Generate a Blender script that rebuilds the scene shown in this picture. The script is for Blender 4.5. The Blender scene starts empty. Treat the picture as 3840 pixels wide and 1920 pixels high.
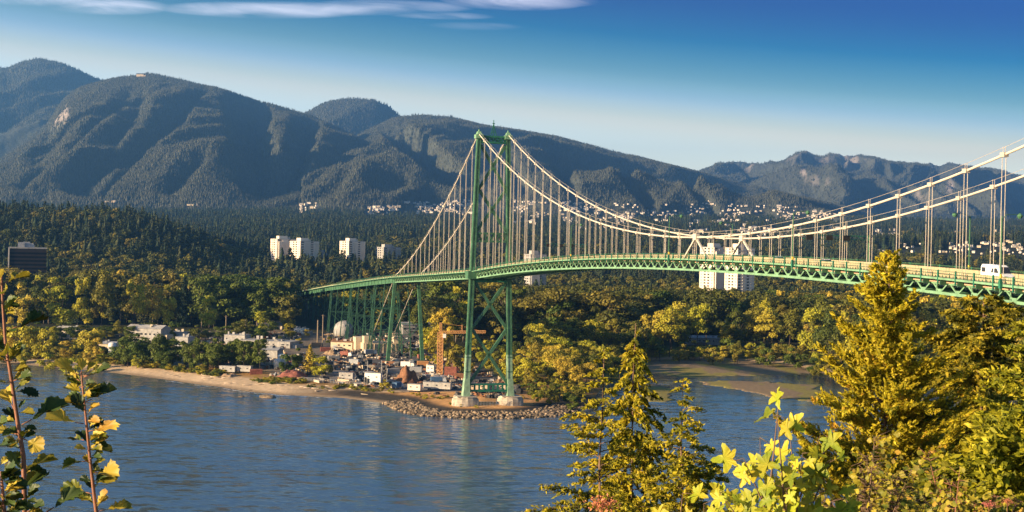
import bpy, math, random
import numpy as np
from mathutils import Vector, Matrix, Euler

R = math.radians
sc = bpy.context.scene
col = sc.collection
rng = random.Random(7)
npr = np.random.default_rng(7)

# ------------------------------------------------------------------ camera
F, CX, CY, CAMH, YH, RHO = 5215.0, 1920.0, 960.0, 67.1, 936.0, R(1.25)   # measured in pixels of the 3840 wide photograph
cam = bpy.data.cameras.new('camera')
cam.sensor_width = 36.0
cam.lens = 36.0 * F / 3840.0
cam.clip_start = 0.1
cam.clip_end = 60000.0
camo = bpy.data.objects.new('camera', cam)
col.objects.link(camo)
camo.matrix_world = (Matrix.Translation((0, 0, CAMH)) @ Matrix.Rotation(R(90) - math.atan((CY - YH) / F), 4, 'X')
                     @ Matrix.Rotation(RHO, 4, 'Z'))
sc.camera = camo

# ------------------------------------------------------------------ sun and sky
SUN_EL, SUN_AZ = R(14.0), R(64.0)                  # azimuth measured from straight behind the camera round to its left
sd = Vector((-math.sin(SUN_AZ) * math.cos(SUN_EL), -math.cos(SUN_AZ) * math.cos(SUN_EL), math.sin(SUN_EL)))
sun = bpy.data.lights.new('sun', 'SUN')
sun.energy = 5.0
sun.angle = R(0.5)
sun.color = (1.0, 0.76, 0.46)
suno = bpy.data.objects.new('sun', sun)
col.objects.link(suno)
suno.rotation_euler = sd.to_track_quat('Z', 'Y').to_euler()
suno.location = (0, 0, 3000)

w = bpy.data.worlds.new('World')
sc.world = w
w.use_nodes = True
nt = w.node_tree
nt.nodes.clear()


def N(tree, kind, **kw):
    n = tree.nodes.new(kind)
    for k, v in kw.items():
        if k.startswith('i_'):
            n.inputs[k[2:].replace('_', ' ')].default_value = v
        elif k.startswith('n'):
            n.inputs[int(k[1:])].default_value = v
        else:
            setattr(n, k, v)
    return n


def mth(tree, op, a, b=None, c=None, clamp=False):
    n = tree.nodes.new('ShaderNodeMath')
    n.operation = op
    n.use_clamp = clamp
    for i, v in enumerate((a, b, c)):
        if v is None:
            continue
        if isinstance(v, (int, float)):
            n.inputs[i].default_value = v
        else:
            tree.links.new(v, n.inputs[i])
    return n.outputs[0]


def ramp(tree, fac, stops, interp='LINEAR'):
    n = tree.nodes.new('ShaderNodeValToRGB')
    n.color_ramp.interpolation = interp
    e = n.color_ramp.elements
    while len(e) < len(stops):
        e.new(0.5)
    for el, (p, c) in zip(e, stops):
        el.position = p
        el.color = (*c, 1) if len(c) == 3 else c
    if fac is not None:
        tree.links.new(fac, n.inputs[0])
    return n.outputs[0]


def mixc(tree, a, b, fac, blend='MIX'):
    n = tree.nodes.new('ShaderNodeMix')
    n.data_type = 'RGBA'
    n.blend_type = blend
    for sock, v in ((0, fac), (6, a), (7, b)):
        if isinstance(v, (int, float)):
            n.inputs[sock].default_value = v
        elif isinstance(v, tuple):
            n.inputs[sock].default_value = (*v, 1) if len(v) == 3 else v
        else:
            tree.links.new(v, n.inputs[sock])
    return n.outputs[2]


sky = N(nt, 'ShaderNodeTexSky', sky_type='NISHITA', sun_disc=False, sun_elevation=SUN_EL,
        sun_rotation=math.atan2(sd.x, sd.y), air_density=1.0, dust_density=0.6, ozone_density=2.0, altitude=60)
tc = N(nt, 'ShaderNodeTexCoord')
sep = N(nt, 'ShaderNodeSeparateXYZ')
nt.links.new(tc.outputs['Generated'], sep.inputs[0])
dx, dy, dz = sep.outputs
# the evening sky deepens quickly with height and towards the side away from the sun: a filter over the Nishita sky; above the frame brightness is added to lift the water
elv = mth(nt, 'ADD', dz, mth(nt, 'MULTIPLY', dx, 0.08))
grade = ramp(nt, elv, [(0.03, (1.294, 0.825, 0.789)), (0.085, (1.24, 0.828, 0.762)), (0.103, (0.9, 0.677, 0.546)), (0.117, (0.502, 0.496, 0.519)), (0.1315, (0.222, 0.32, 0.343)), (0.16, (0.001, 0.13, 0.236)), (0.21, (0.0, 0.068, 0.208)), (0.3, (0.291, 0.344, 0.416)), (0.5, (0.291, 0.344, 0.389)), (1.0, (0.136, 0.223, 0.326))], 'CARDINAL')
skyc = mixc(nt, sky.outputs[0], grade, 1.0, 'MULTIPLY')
# thin streaks of cirrus high in the picture
u_ = mth(nt, 'DIVIDE', dx, mth(nt, 'MAXIMUM', dy, 0.05))
v_ = mth(nt, 'DIVIDE', dz, mth(nt, 'MAXIMUM', dy, 0.05))
cv = N(nt, 'ShaderNodeCombineXYZ')
nt.links.new(mth(nt, 'MULTIPLY', u_, 14.0), cv.inputs[0])
nt.links.new(mth(nt, 'MULTIPLY', mth(nt, 'ADD', v_, mth(nt, 'MULTIPLY', u_, 0.05)), 95.0), cv.inputs[1])
cn = N(nt, 'ShaderNodeTexNoise', i_Scale=1.0, i_Detail=6.0, i_Roughness=0.55, i_Distortion=0.6)
nt.links.new(cv.outputs[0], cn.inputs['Vector'])
cmask = None
for (cu, cvv, ru, rv, st) in ((-0.295, 0.1685, 0.048, 0.0065, 1.0), (-0.330, 0.1725, 0.060, 0.0060, .9), (-0.186, 0.1680, 0.075, 0.0062, 1.0), (-0.150, 0.1700, 0.085, 0.0050, .8), (-0.090, 0.1730, 0.060, 0.0050, .55),
                              (-0.002, 0.1790, 0.055, 0.0075, 0.95), (0.025, 0.1790, 0.035, 0.0045, 0.5), (-0.030, 0.1600, 0.035, 0.0030, 0.13), (-0.055, 0.1670, 0.04, 0.003, .3)):
    a = mth(nt, 'DIVIDE', mth(nt, 'SUBTRACT', u_, cu), ru)
    b = mth(nt, 'DIVIDE', mth(nt, 'SUBTRACT', v_, cvv), rv)
    d = mth(nt, 'ADD', mth(nt, 'MULTIPLY', a, a), mth(nt, 'MULTIPLY', b, b))
    g = mth(nt, 'MULTIPLY', mth(nt, 'SUBTRACT', 1.0, d, clamp=True), st)
    cmask = g if cmask is None else mth(nt, 'MAXIMUM', cmask, g)
cfac = mth(nt, 'MULTIPLY', mth(nt, 'POWER', cmask, 0.9), ramp(nt, cn.outputs[0], [(0.28, (0, 0, 0)), (0.78, (1, 1, 1))]))
skyc = mixc(nt, skyc, (4.3, 4.1, 4.6), mth(nt, 'MULTIPLY', cfac, 0.8))
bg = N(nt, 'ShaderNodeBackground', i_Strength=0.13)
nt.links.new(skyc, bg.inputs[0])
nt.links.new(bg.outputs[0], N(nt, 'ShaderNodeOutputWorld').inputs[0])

sc.view_settings.view_transform = 'Standard'
sc.view_settings.look = 'None'
sc.view_settings.gamma = 1.0
sc.view_settings.exposure = 1.72
sc.view_settings.use_curve_mapping = False
sc.render.engine = 'CYCLES'
cy = sc.cycles
cy.max_bounces = 5
cy.diffuse_bounces = 2
cy.glossy_bounces = 2
cy.transmission_bounces = 3
cy.volume_bounces = 0
cy.transparent_max_bounces = 8
cy.caustics_reflective = False
cy.caustics_refractive = False
cy.use_denoising = True
cy.sample_clamp_indirect = 4.0


# ------------------------------------------------------------------ measuring helpers
def derot(x, y):
    a, b = x - CX, y - CY
    c, s = math.cos(RHO), math.sin(RHO)
    return CX + a * c + b * s, CY - a * s + b * c


def at(x, y, Y):                                    # the point at distance Y seen at pixel x, y
    x, y = derot(x, y)
    return Vector(((x - CX) / F * Y, Y, CAMH - (y - YH) / F * Y))


def gp(x, y, z=0.0):                                # where the sight line through pixel x, y meets height z
    x, y = derot(x, y)
    Y = F * (CAMH - z) / (y - YH)
    return (x - CX) / F * Y, Y


def vnoise(x, y, seed=0):
    x = np.asarray(x, float); y = np.asarray(y, float)
    xi = np.floor(x).astype(np.int64); yi = np.floor(y).astype(np.int64)
    fx = x - xi; fy = y - yi
    fx = fx * fx * (3 - 2 * fx); fy = fy * fy * (3 - 2 * fy)

    def h(a, b):
        n = (a * 374761393 + b * 668265263 + seed * 974634777) & 0xFFFFFFFF
        n = ((n ^ (n >> 13)) * 1274126177) & 0xFFFFFFFF
        n = n ^ (n >> 16)
        return (n & 0xFFFF) / 65535.0
    return (h(xi, yi) * (1 - fx) + h(xi + 1, yi) * fx) * (1 - fy) + (h(xi, yi + 1) * (1 - fx) + h(xi + 1, yi + 1) * fx) * fy


def fbm(x, y, seed=0, o=5, g=0.5):
    s = 0; a = 1; t = 0
    for i in range(o):
        s = s + a * vnoise(x * 2 ** i, y * 2 ** i, seed + i); t += a; a *= g
    return s / t


def ridged(x, y, seed=0, o=4, g=0.5):
    s = 0; a = 1; t = 0
    for i in range(o):
        s = s + a * (1 - np.abs(2 * vnoise(x * 2 ** i, y * 2 ** i, seed + i) - 1)); t += a; a *= g
    return s / t


# ------------------------------------------------------------------ object helpers
def tag(o, label=None, cat=None, group=None, kind=None):
    for k, v in (('label', label), ('category', cat), ('group', group), ('kind', kind)):
        if v:
            o[k] = v
    return o


def empty(name, loc=(0, 0, 0), rz=0.0):
    o = bpy.data.objects.new(name, None)
    o.empty_display_size = 0.5
    o.location = loc
    o.rotation_euler = (0, 0, rz)
    col.objects.link(o)
    return o


def mesh_np(name, v, f, mats=(), smooth=False, mi=None):
    v = np.asarray(v, np.float32); f = np.asarray(f, np.int32)
    me = bpy.data.meshes.new(name)
    k = f.shape[1]
    me.vertices.add(len(v)); me.vertices.foreach_set('co', v.ravel())
    me.loops.add(f.size); me.loops.foreach_set('vertex_index', f.ravel())
    me.polygons.add(len(f)); me.polygons.foreach_set('loop_start', np.arange(0, f.size, k, dtype=np.int32))
    for m in (mats if isinstance(mats, (list, tuple)) else [mats]):
        me.materials.append(m)
    if mi is not None:
        me.polygons.foreach_set('material_index', np.asarray(mi, np.int32))
    if smooth:
        me.polygons.foreach_set('use_smooth', np.ones(len(f), bool))
    me.update(calc_edges=True)
    me.validate()
    return me


def link(name, me, parent=None, loc=None):
    o = bpy.data.objects.new(name, me)
    col.objects.link(o)
    if parent is not None:
        o.parent = parent
    if loc is not None:
        o.location = loc
    return o


class MB:
    """collects boxes, beams, tubes, prisms into one mesh"""
    def __init__(s):
        s.v = []; s.f = []; s.m = []; s.mi = 0

    def add(s, vs, fs):
        b = len(s.v)
        s.v += [tuple(p) for p in vs]
        for q in fs:
            s.f.append(tuple(b + i for i in q)); s.m.append(s.mi)

    def box(s, c, d, rz=0.0, taper=1.0):
        c = Vector(c); hx, hy, hz = d[0] / 2, d[1] / 2, d[2] / 2
        m = Matrix.Rotation(rz, 3, 'Z')
        vs = [c + m @ Vector((x * hx * (taper if z > 0 else 1), y * hy * (taper if z > 0 else 1), z * hz))
              for z in (-1, 1) for x, y in ((-1, -1), (1, -1), (1, 1), (-1, 1))]
        s.add(vs, [(3, 2, 1, 0), (4, 5, 6, 7), (0, 1, 5, 4), (1, 2, 6, 5), (2, 3, 7, 6), (3, 0, 4, 7)])
        return s

    def beam(s, p, q, w_, h_, w2=None, h2=None, up=(0, 0, 1), side=None):
        p = Vector(p); q = Vector(q); d = (q - p).normalized()
        if side is None:
            sdv = d.cross(Vector(up))
            if sdv.length < 1e-4:
                sdv = d.cross(Vector((0, 1, 0)))
            sdv.normalize()
        else:
            sdv = Vector(side).normalized()
        upv = sdv.cross(d).normalized()
        vs = []
        for o, ww, hh in ((p, w_, h_), (q, w2 or w_, h2 or h_)):
            for a, b in ((-1, -1), (1, -1), (1, 1), (-1, 1)):
                vs.append(o + sdv * a * ww / 2 + upv * b * hh / 2)
        s.add(vs, [(3, 2, 1, 0), (4, 5, 6, 7), (0, 1, 5, 4), (1, 2, 6, 5), (2, 3, 7, 6), (3, 0, 4, 7)])
        return s

    def tube(s, pts, rad, n=6):
        pts = [Vector(p) for p in pts]
        if not isinstance(rad, (list, tuple)):
            rad = [rad] * len(pts)
        vs = []
        for i, p in enumerate(pts):
            d = (pts[min(i + 1, len(pts) - 1)] - pts[max(i - 1, 0)]).normalized()
            a = d.cross(Vector((0, 0, 1)))
            if a.length < 1e-3:
                a = d.cross(Vector((0, 1, 0)))
            a.normalize(); b = a.cross(d)
            for k in range(n):
                t = 2 * math.pi * k / n
                vs.append(p + (a * math.cos(t) + b * math.sin(t)) * rad[i])
        fs = []
        for i in range(len(pts) - 1):
            for k in range(n):
                fs.append((i * n + k, i * n + (k + 1) % n, (i + 1) * n + (k + 1) % n, (i + 1) * n + k))
        fs.append(tuple(range(n))[::-1]); fs.append(tuple(range((len(pts) - 1) * n, len(pts) * n)))
        s.add(vs, fs)
        return s

    def prism(s, prof, x0, x1, m=None):             # profile in y, z pushed along x
        m = m or Matrix.Identity(4); n = len(prof)
        vs = [m @ Vector((x, a, b)) for x in (x0, x1) for a, b in prof]
        s.add(vs, [tuple(range(n))[::-1], tuple(range(n, 2 * n))] + [(i, (i + 1) % n, n + (i + 1) % n, n + i) for i in range(n)])
        return s

    def lathe(s, prof, c=(0, 0, 0), n=16, sx=1, sy=1):
        vs = []
        for r, z in prof:
            for k in range(n):
                t = 2 * math.pi * k / n
                vs.append((c[0] + r * math.cos(t) * sx, c[1] + r * math.sin(t) * sy, c[2] + z))
        fs = []
        for i in range(len(prof) - 1):
            for k in range(n):
                fs.append((i * n + k, i * n + (k + 1) % n, (i + 1) * n + (k + 1) % n, (i + 1) * n + k))
        fs.append(tuple(range(n))[::-1]); fs.append(tuple(range((len(prof) - 1) * n, len(prof) * n)))
        s.add(vs, fs)
        return s

    def mesh(s, name, mats, smooth=False):
        me = bpy.data.meshes.new(name)
        me.from_pydata(s.v, [], s.f)
        for m in (mats if isinstance(mats, (list, tuple)) else [mats]):
            me.materials.append(m)
        me.polygons.foreach_set('material_index', s.m)
        if smooth:
            me.polygons.foreach_set('use_smooth', [True] * len(s.f))
        me.update()
        return me

    def build(s, name, mats, parent=None, smooth=False, loc=None):
        return link(name, s.mesh(name, mats, smooth), parent, loc)


def copy_tree(o, parent=None, loc=None, rz=None):
    c = o.copy()
    col.objects.link(c)
    if parent is not None:
        c.parent = parent
    if loc is not None:
        c.location = loc
    if rz is not None:
        c.rotation_euler = (0, 0, rz)
    for ch in list(o.children):
        copy_tree(ch, c)
    return c


# ------------------------------------------------------------------ materials
def mat(name, base, rough=0.7, var=0.25, scale=1.0, metal=0.0, bump=0.0, base2=None, spec=0.3, randobj=0.0, coord='Object', detail=5.0):
    m = bpy.data.materials.new(name)
    m.use_nodes = True
    t = m.node_tree
    b = t.nodes['Principled BSDF']
    b.inputs['Roughness'].default_value = rough
    b.inputs['Metallic'].default_value = metal
    b.inputs['Specular IOR Level'].default_value = spec
    co = N(t, 'ShaderNodeTexCoord')
    nz = N(t, 'ShaderNodeTexNoise', i_Scale=scale, i_Detail=detail, i_Roughness=0.6)
    t.links.new(co.outputs[coord], nz.inputs['Vector'])
    lo = tuple(c * (1 - var) for c in base)
    hi = base2 or tuple(min(1, c * (1 + var)) for c in base)
    c = ramp(t, nz.outputs[0], [(0.3, lo), (0.7, hi)])
    if randobj:
        oi = N(t, 'ShaderNodeObjectInfo')
        hs = N(t, 'ShaderNodeHueSaturation')
        t.links.new(c, hs.inputs['Color'])
        t.links.new(mth(t, 'ADD', mth(t, 'MULTIPLY', oi.outputs['Random'], 2 * randobj), 1 - randobj), hs.inputs['Value'])
        c = hs.outputs[0]
    t.links.new(c, b.inputs['Base Color'])
    if bump:
        bp = N(t, 'ShaderNodeBump', i_Strength=1.0, i_Distance=bump)
        t.links.new(nz.outputs[0], bp.inputs['Height'])
        t.links.new(bp.outputs[0], b.inputs['Normal'])
    return m


def leafmat(name, cols, transl=0.25, rough=0.6, isl=0.35, spec=0.2, wscale=None):
    """cols: ramp colours picked per object, each leaf a little different"""
    m = bpy.data.materials.new(name)
    m.use_nodes = True
    t = m.node_tree
    b = t.nodes['Principled BSDF']
    b.inputs['Roughness'].default_value = rough
    b.inputs['Specular IOR Level'].default_value = spec
    oi = N(t, 'ShaderNodeObjectInfo')
    ge = N(t, 'ShaderNodeNewGeometry')
    fac = oi.outputs['Random']
    if wscale:
        co = N(t, 'ShaderNodeTexCoord')
        nz = N(t, 'ShaderNodeTexNoise', i_Scale=wscale, i_Detail=2.0)
        t.links.new(co.outputs['Object'], nz.inputs['Vector'])
        fac = mth(t, 'ADD', mth(t, 'MULTIPLY', mth(t, 'SUBTRACT', nz.outputs[0], 0.5), 1.6), mth(t, 'ADD', 0.3, mth(t, 'MULTIPLY', ge.outputs['Random Per Island'], 0.4)))
    n = len(cols)
    c = ramp(t, fac, [((i + 0.5) / n, k) for i, k in enumerate(cols)])
    hs = N(t, 'ShaderNodeHueSaturation')
    t.links.new(c, hs.inputs['Color'])
    t.links.new(mth(t, 'ADD', mth(t, 'MULTIPLY', ge.outputs['Random Per Island'], 2 * isl), 1 - isl), hs.inputs['Value'])
    t.links.new(hs.outputs[0], b.inputs['Base Color'])
    if transl:
        tr = N(t, 'ShaderNodeBsdfTranslucent')
        t.links.new(hs.outputs[0], tr.inputs[0])
        mx = N(t, 'ShaderNodeMixShader', n0=transl)
        t.links.new(b.outputs[0], mx.inputs[1]); t.links.new(tr.outputs[0], mx.inputs[2])
        t.links.new(mx.outputs[0], t.nodes['Material Output'].inputs[0])
    return m


M_ = {}
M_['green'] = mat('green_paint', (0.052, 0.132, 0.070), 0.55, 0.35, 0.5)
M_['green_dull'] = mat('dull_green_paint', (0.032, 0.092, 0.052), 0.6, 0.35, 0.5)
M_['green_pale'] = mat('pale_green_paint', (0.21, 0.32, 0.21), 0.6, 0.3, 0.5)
M_['green_lit'] = mat('sunlit_green_paint', (0.16, 0.30, 0.175), 0.5, 0.28, 0.5)  # lighter copy of the green: the sunlit look of the steel is in the colour
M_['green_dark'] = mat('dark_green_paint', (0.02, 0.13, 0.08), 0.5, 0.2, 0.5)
M_['cable'] = mat('cream_cable', (0.52, 0.46, 0.38), 0.6, 0.12, 0.3)
M_['rope'] = mat('wire_rope', (0.42, 0.37, 0.31), 0.6, 0.15, 0.3)
M_['tan'] = mat('tan_barrier', (0.38, 0.31, 0.19), 0.8, 0.12, 0.6)
M_['pipe'] = mat('tan_pipe', (0.48, 0.33, 0.22), 0.7, 0.2, 0.6)
M_['asphalt'] = mat('asphalt', (0.05, 0.05, 0.052), 0.9, 0.25, 1.5)
M_['pave'] = mat('sidewalk', (0.26, 0.24, 0.20), 0.9, 0.15, 1.0)
M_['white'] = mat('white_paint', (0.66, 0.64, 0.60), 0.5, 0.06, 0.5)
M_['conc'] = mat('concrete', (0.40, 0.34, 0.27), 0.9, 0.4, 0.5, bump=0.05)
M_['trunk'] = mat('bark', (0.09, 0.065, 0.045), 0.95, 0.35, 4.0, bump=0.02)
M_['paletrunk'] = mat('pale_bark', (0.22, 0.17, 0.12), 0.95, 0.3, 2.0)
M_['officeglass'] = mat('office_glass', (0.004, 0.004, 0.006), 0.6, 0.3, 0.4, spec=0.04)
M_['glass'] = mat('dark_glass', (0.02, 0.025, 0.035), 0.12, 0.3, 0.4, spec=0.6)
M_['black'] = mat('black_rubber', (0.02, 0.02, 0.02), 0.8, 0.3, 3.0)
M_['grey'] = mat('grey_metal', (0.30, 0.30, 0.31), 0.5, 0.2, 0.6)
M_['orange'] = mat('orange_paint', (0.52, 0.26, 0.10), 0.55, 0.2, 0.6)
M_['red'] = mat('red_paint', (0.24, 0.085, 0.06), 0.85, 0.4, 0.8)
M_['blue'] = mat('blue_paint', (0.06, 0.12, 0.22), 0.7, 0.25, 0.6)
M_['yellow'] = mat('yellow_paint', (0.70, 0.45, 0.06), 0.6, 0.2, 0.6)
M_['wood'] = mat('timber', (0.30, 0.20, 0.12), 0.9, 0.35, 1.0)
M_['rust'] = mat('rust_heap', (0.20, 0.095, 0.05), 0.95, 0.45, 0.8, bump=0.3)
M_['beige'] = mat('beige_wall', (0.50, 0.40, 0.28), 0.85, 0.15, 0.25)
M_['cream'] = mat('cream_wall', (0.66, 0.56, 0.46), 0.8, 0.08, 0.12)
M_['offwhite'] = mat('shaded_white_wall', (0.33, 0.31, 0.29), 0.85, 0.3, 0.5)  # white lowered in the base colour so the walls look shaded
M_['greyroof'] = mat('grey_roof', (0.24, 0.24, 0.25), 0.85, 0.2, 0.5)
M_['darkroof'] = mat('dark_roof', (0.09, 0.085, 0.085), 0.85, 0.3, 0.5)
M_['brown'] = mat('brown_facade', (0.016, 0.010, 0.009), 0.8, 0.2, 0.3)
M_['rock'] = mat('boulder', (0.19, 0.138, 0.09), 0.9, 0.55, 0.8, bump=0.15, randobj=0.7)
M_['carwhite'] = mat('white_car_paint', (0.80, 0.79, 0.77), 0.3, 0.03, 1.0, spec=0.5)
M_['carsilver'] = mat('silver_car_paint', (0.42, 0.46, 0.50), 0.3, 0.05, 1.0, metal=0.3, spec=0.5)
M_['carblue'] = mat('blue_car_paint', (0.20, 0.30, 0.42), 0.3, 0.05, 1.0, spec=0.5)
M_['taillight'] = mat('red_lens', (0.5, 0.02, 0.02), 0.3, 0.1, 1.0)

# foliage
M_['leaf'] = leafmat('broadleaf', [(0.060, 0.080, 0.012), (0.125, 0.130, 0.015), (0.20, 0.175, 0.018), (0.085, 0.100, 0.014), (0.25, 0.20, 0.026)], 0.22)
M_['leafwood'] = leafmat('wood_leaf', [(0.038, 0.052, 0.009), (0.085, 0.088, 0.012), (0.130, 0.118, 0.015), (0.055, 0.068, 0.011), (0.18, 0.145, 0.020)], 0.15)
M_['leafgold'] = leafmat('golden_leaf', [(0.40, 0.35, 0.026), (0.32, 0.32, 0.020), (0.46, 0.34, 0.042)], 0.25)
M_['leafdark'] = leafmat('dark_leaf', [(0.060, 0.092, 0.010), (0.105, 0.130, 0.014), (0.080, 0.105, 0.012)], 0.15)
M_['leafyellow'] = leafmat('yellow_leaf', [(0.30, 0.26, 0.02), (0.34, 0.28, 0.02)], 0.3)
M_['leafred'] = leafmat('red_leaf', [(0.16, 0.035, 0.02), (0.20, 0.05, 0.02)], 0.2)
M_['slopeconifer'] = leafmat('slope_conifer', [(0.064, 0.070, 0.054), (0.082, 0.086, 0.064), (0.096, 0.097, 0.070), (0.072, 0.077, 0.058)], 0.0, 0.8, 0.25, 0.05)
M_['conifer'] = leafmat('conifer_green', [(0.022, 0.036, 0.018), (0.032, 0.045, 0.020), (0.050, 0.055, 0.022), (0.026, 0.040, 0.022)], 0.0, 0.8, 0.3, 0.1)


# ------------------------------------------------------------------ the far shore: ground height
SHORE_PX = [(-900, 1338), (-400, 1345), (0, 1362), (90, 1368), (210, 1379), (330, 1388), (447, 1401), (540, 1412), (640, 1427), (740, 1441), (835, 1453), (940, 1470), (1043, 1480),
            (1160, 1486), (1267, 1491), (1350, 1500), (1431, 1511), (1490, 1535), (1580, 1558), (1714, 1567), (1938, 1569), (2087, 1559), (2146, 1544),
            (2195, 1522), (2225, 1492), (2250, 1465), (2310, 1430), (2380, 1392), (2443, 1354), (2560, 1349), (2700, 1351), (2900, 1361), (3078, 1397),
            (3257, 1414), (3521, 1427), (3650, 1471), (3840, 1494), (4300, 1530), (5200, 1560)]
SHORE = [gp(*p) for p in SHORE_PX]
LAND = SHORE + [(1500, 30000), (-1500, 30000)]
LAND[-2:] = [(9000, 1200), (9000, 30000), (-9000, 30000), (-9000, SHORE[0][1])]
FLATS = [[gp(*p) for p in q] for q in (
    [(2380, 1394), (2443, 1350), (3000, 1358), (3110, 1396), (3000, 1403), (2843, 1410), (2690, 1411), (2571, 1415), (2457, 1403)],
    [(2600, 1429), (2714, 1427), (2900, 1435), (3080, 1441), (3060, 1508), (2900, 1497), (2800, 1462), (2714, 1458)],
    [(2420, 1440), (2514, 1450), (2525, 1480), (2490, 1506), (2430, 1505)])]


def sdist(poly, X, Y):                              # signed distance, positive inside
    best = np.full(X.shape, 1e18); inside = np.zeros(X.shape, bool)
    n = len(poly)
    for i in range(n):
        (x0, y0), (x1, y1) = poly[i], poly[(i + 1) % n]
        ex, ey = x1 - x0, y1 - y0
        t = np.clip(((X - x0) * ex + (Y - y0) * ey) / (ex * ex + ey * ey + 1e-9), 0, 1)
        best = np.minimum(best, (X - x0 - t * ex) ** 2 + (Y - y0 - t * ey) ** 2)
        cr = ((y0 > Y) != (y1 > Y))
        with np.errstate(divide='ignore', invalid='ignore'):
            xi = x0 + (Y - y0) / (y1 - y0 + 1e-12) * ex
        inside ^= cr & (X < xi)
    d = np.sqrt(best)
    return np.where(inside, d, -d)


def lerp(x, xs, ys):
    return np.interp(x, xs, ys)


def sstep(a, b, x):
    t = np.clip((x - a) / (b - a), 0, 1)
    return t * t * (3 - 2 * t)


def inland(X, Y):
    base = lerp(Y, [500, 900, 1100, 1500, 2000, 2500, 3500, 5000, 6500], [3.2, 4.0, 5.0, 10, 32, 54, 100, 168, 230])
    u = X / np.maximum(Y, 1)
    hill = 62 * np.exp(-((Y - 1950) / 420) ** 2) * sstep(-0.17, -0.285, u)
    hill2 = 26 * np.exp(-((Y - 2700) / 500) ** 2) * sstep(0.20, 0.30, u)
    rough = (fbm(X / 260, Y / 260, 11) - 0.5) * lerp(Y, [900, 1500, 3000, 6000], [0.6, 4, 22, 50])
    return base + hill + hill2 + rough


def ground_z(X, Y):
    X = np.asarray(X, float); Y = np.asarray(Y, float)
    d = sdist(LAND, X, Y) + (fbm(X / 14, Y / 14, 3) - 0.5) * 3.0
    z = np.where(d > 0, np.minimum(d * 0.10, 1.7) + np.clip((d - 17) * 0.05, 0, 1.2), np.maximum(d * 0.12, -4))
    full = inland(X, Y)
    z = np.where(d > 30, z + (full - 2.9) * sstep(30, 80, d), z)
    z = z + np.where(d > 0, (fbm(X / 5, Y / 5, 5, 3) - 0.5) * 0.5 * sstep(0, 12, d), 0)
    for p in FLATS:
        df = sdist(p, X, Y) + (fbm(X / 12, Y / 9, 9) - 0.5) * 14 + 1.5
        z = np.maximum(z, np.where(df > 0, np.minimum(0.02 + df * 0.02, 0.35), -4))
    return z


def gz(x, y):
    return float(ground_z(np.array([x]), np.array([y]))[0])


nu, ny = 520, 520
uu = np.linspace(-0.56, 0.56, nu)
yy = 520 * (7000 / 520.0) ** np.linspace(0, 1, ny)
U, Yg = np.meshgrid(uu, yy)
Xg = U * Yg
Zg = ground_z(Xg, Yg)
ids = np.arange(nu * ny).reshape(ny, nu)
quads = np.stack([ids[:-1, :-1], ids[:-1, 1:], ids[1:, 1:], ids[1:, :-1]], -1).reshape(-1, 4)
dl = sdist(LAND, Xg, Yg)
# what the ground is made of, area by area
sand = np.array((0.56, 0.40, 0.25)); grass = np.array((0.30, 0.17, 0.055)); green = np.array((0.12, 0.12, 0.025))
dirt = np.array((0.20, 0.155, 0.115)); yard = np.array((0.105, 0.098, 0.098)); floor_ = np.array((0.030, 0.032, 0.016)); mud = np.array((0.24, 0.17, 0.10)); algae = np.array((0.25, 0.205, 0.06)); rockc = np.array((0.13, 0.11, 0.09))
n1 = fbm(Xg / 22, Yg / 22, 21)[..., None]
n2 = fbm(Xg / 9, Yg / 40, 33)[..., None]
C = floor_ * np.ones(Xg.shape + (3,))


def over(C, c, m):
    return C * (1 - m) + c * m


YARD = [gp(*p, 4) for p in [(1010, 1400), (1250, 1330), (1200, 1255), (1560, 1250), (1620, 1300), (1780, 1370), (1960, 1455), (1930, 1490), (1700, 1475), (1480, 1450), (1230, 1425)]]
dyd = sdist(YARD, Xg, Yg)[..., None]
DL = dl[..., None]
LEFTYARD = [gp(*p, 4) for p in [(380, 1330), (620, 1250), (1010, 1240), (1200, 1255), (1240, 1400), (960, 1400), (640, 1370)]]
C = over(C, green, sstep(75, 50, DL))
C = over(C, dirt, sstep(-14, 4, sdist(LEFTYARD, Xg, Yg)[..., None]) * 0.9)
C = over(C, grass, sstep(52, 34, DL + (n1 - 0.5) * 30) * (Yg[..., None] < 720))
C = over(C, yard * (0.6 + 0.8 * n2) + dirt * (n1 > 0.55) * 0.4, sstep(-6, 5, dyd))
point = (sstep(60, -10, np.abs(Xg + 15) - 50) * (Yg < 625))[..., None]
C = over(C, np.array((0.58, 0.31, 0.12)) * (0.7 + 0.6 * n1), point * sstep(60, 45, DL))
sandm = sstep(30, 20, DL + (n1 - 0.5) * 12) * (1 - point) * (U[..., None] < -0.07)
C = over(C, sand * (0.85 + 0.3 * n2), np.clip(sandm, 0, 1))
C = over(C, sand * 0.8, sstep(14, 7, DL + (n1 - 0.5) * 6) * (U[..., None] > 0.10))
C = over(C, rockc * .4, np.clip(sstep(75, 40, np.abs(Xg + 20) - 10) * (Yg < 640), 0, 1)[..., None] * sstep(21, 15, DL))
C = over(C, sand * 0.52, sstep(5.5, 2.5, DL) * (U[..., None] < -0.07))
for p in FLATS:
    df = sdist(p, Xg, Yg)[..., None]
    C = over(C, mud * (1 - (n2 > 0.52)) + algae * (n2 > 0.52), ((df > -9) & (DL < 3)) * 1.0)
gm = mesh_np('ground', np.stack([Xg, Yg, Zg], -1).reshape(-1, 3), quads, [], True)
ca = gm.color_attributes.new('ground_colour', 'FLOAT_COLOR', 'POINT')
ca.data.foreach_set('color', np.concatenate([C.reshape(-1, 3), np.ones((nu * ny, 1))], 1).astype(np.float32).ravel())


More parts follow.
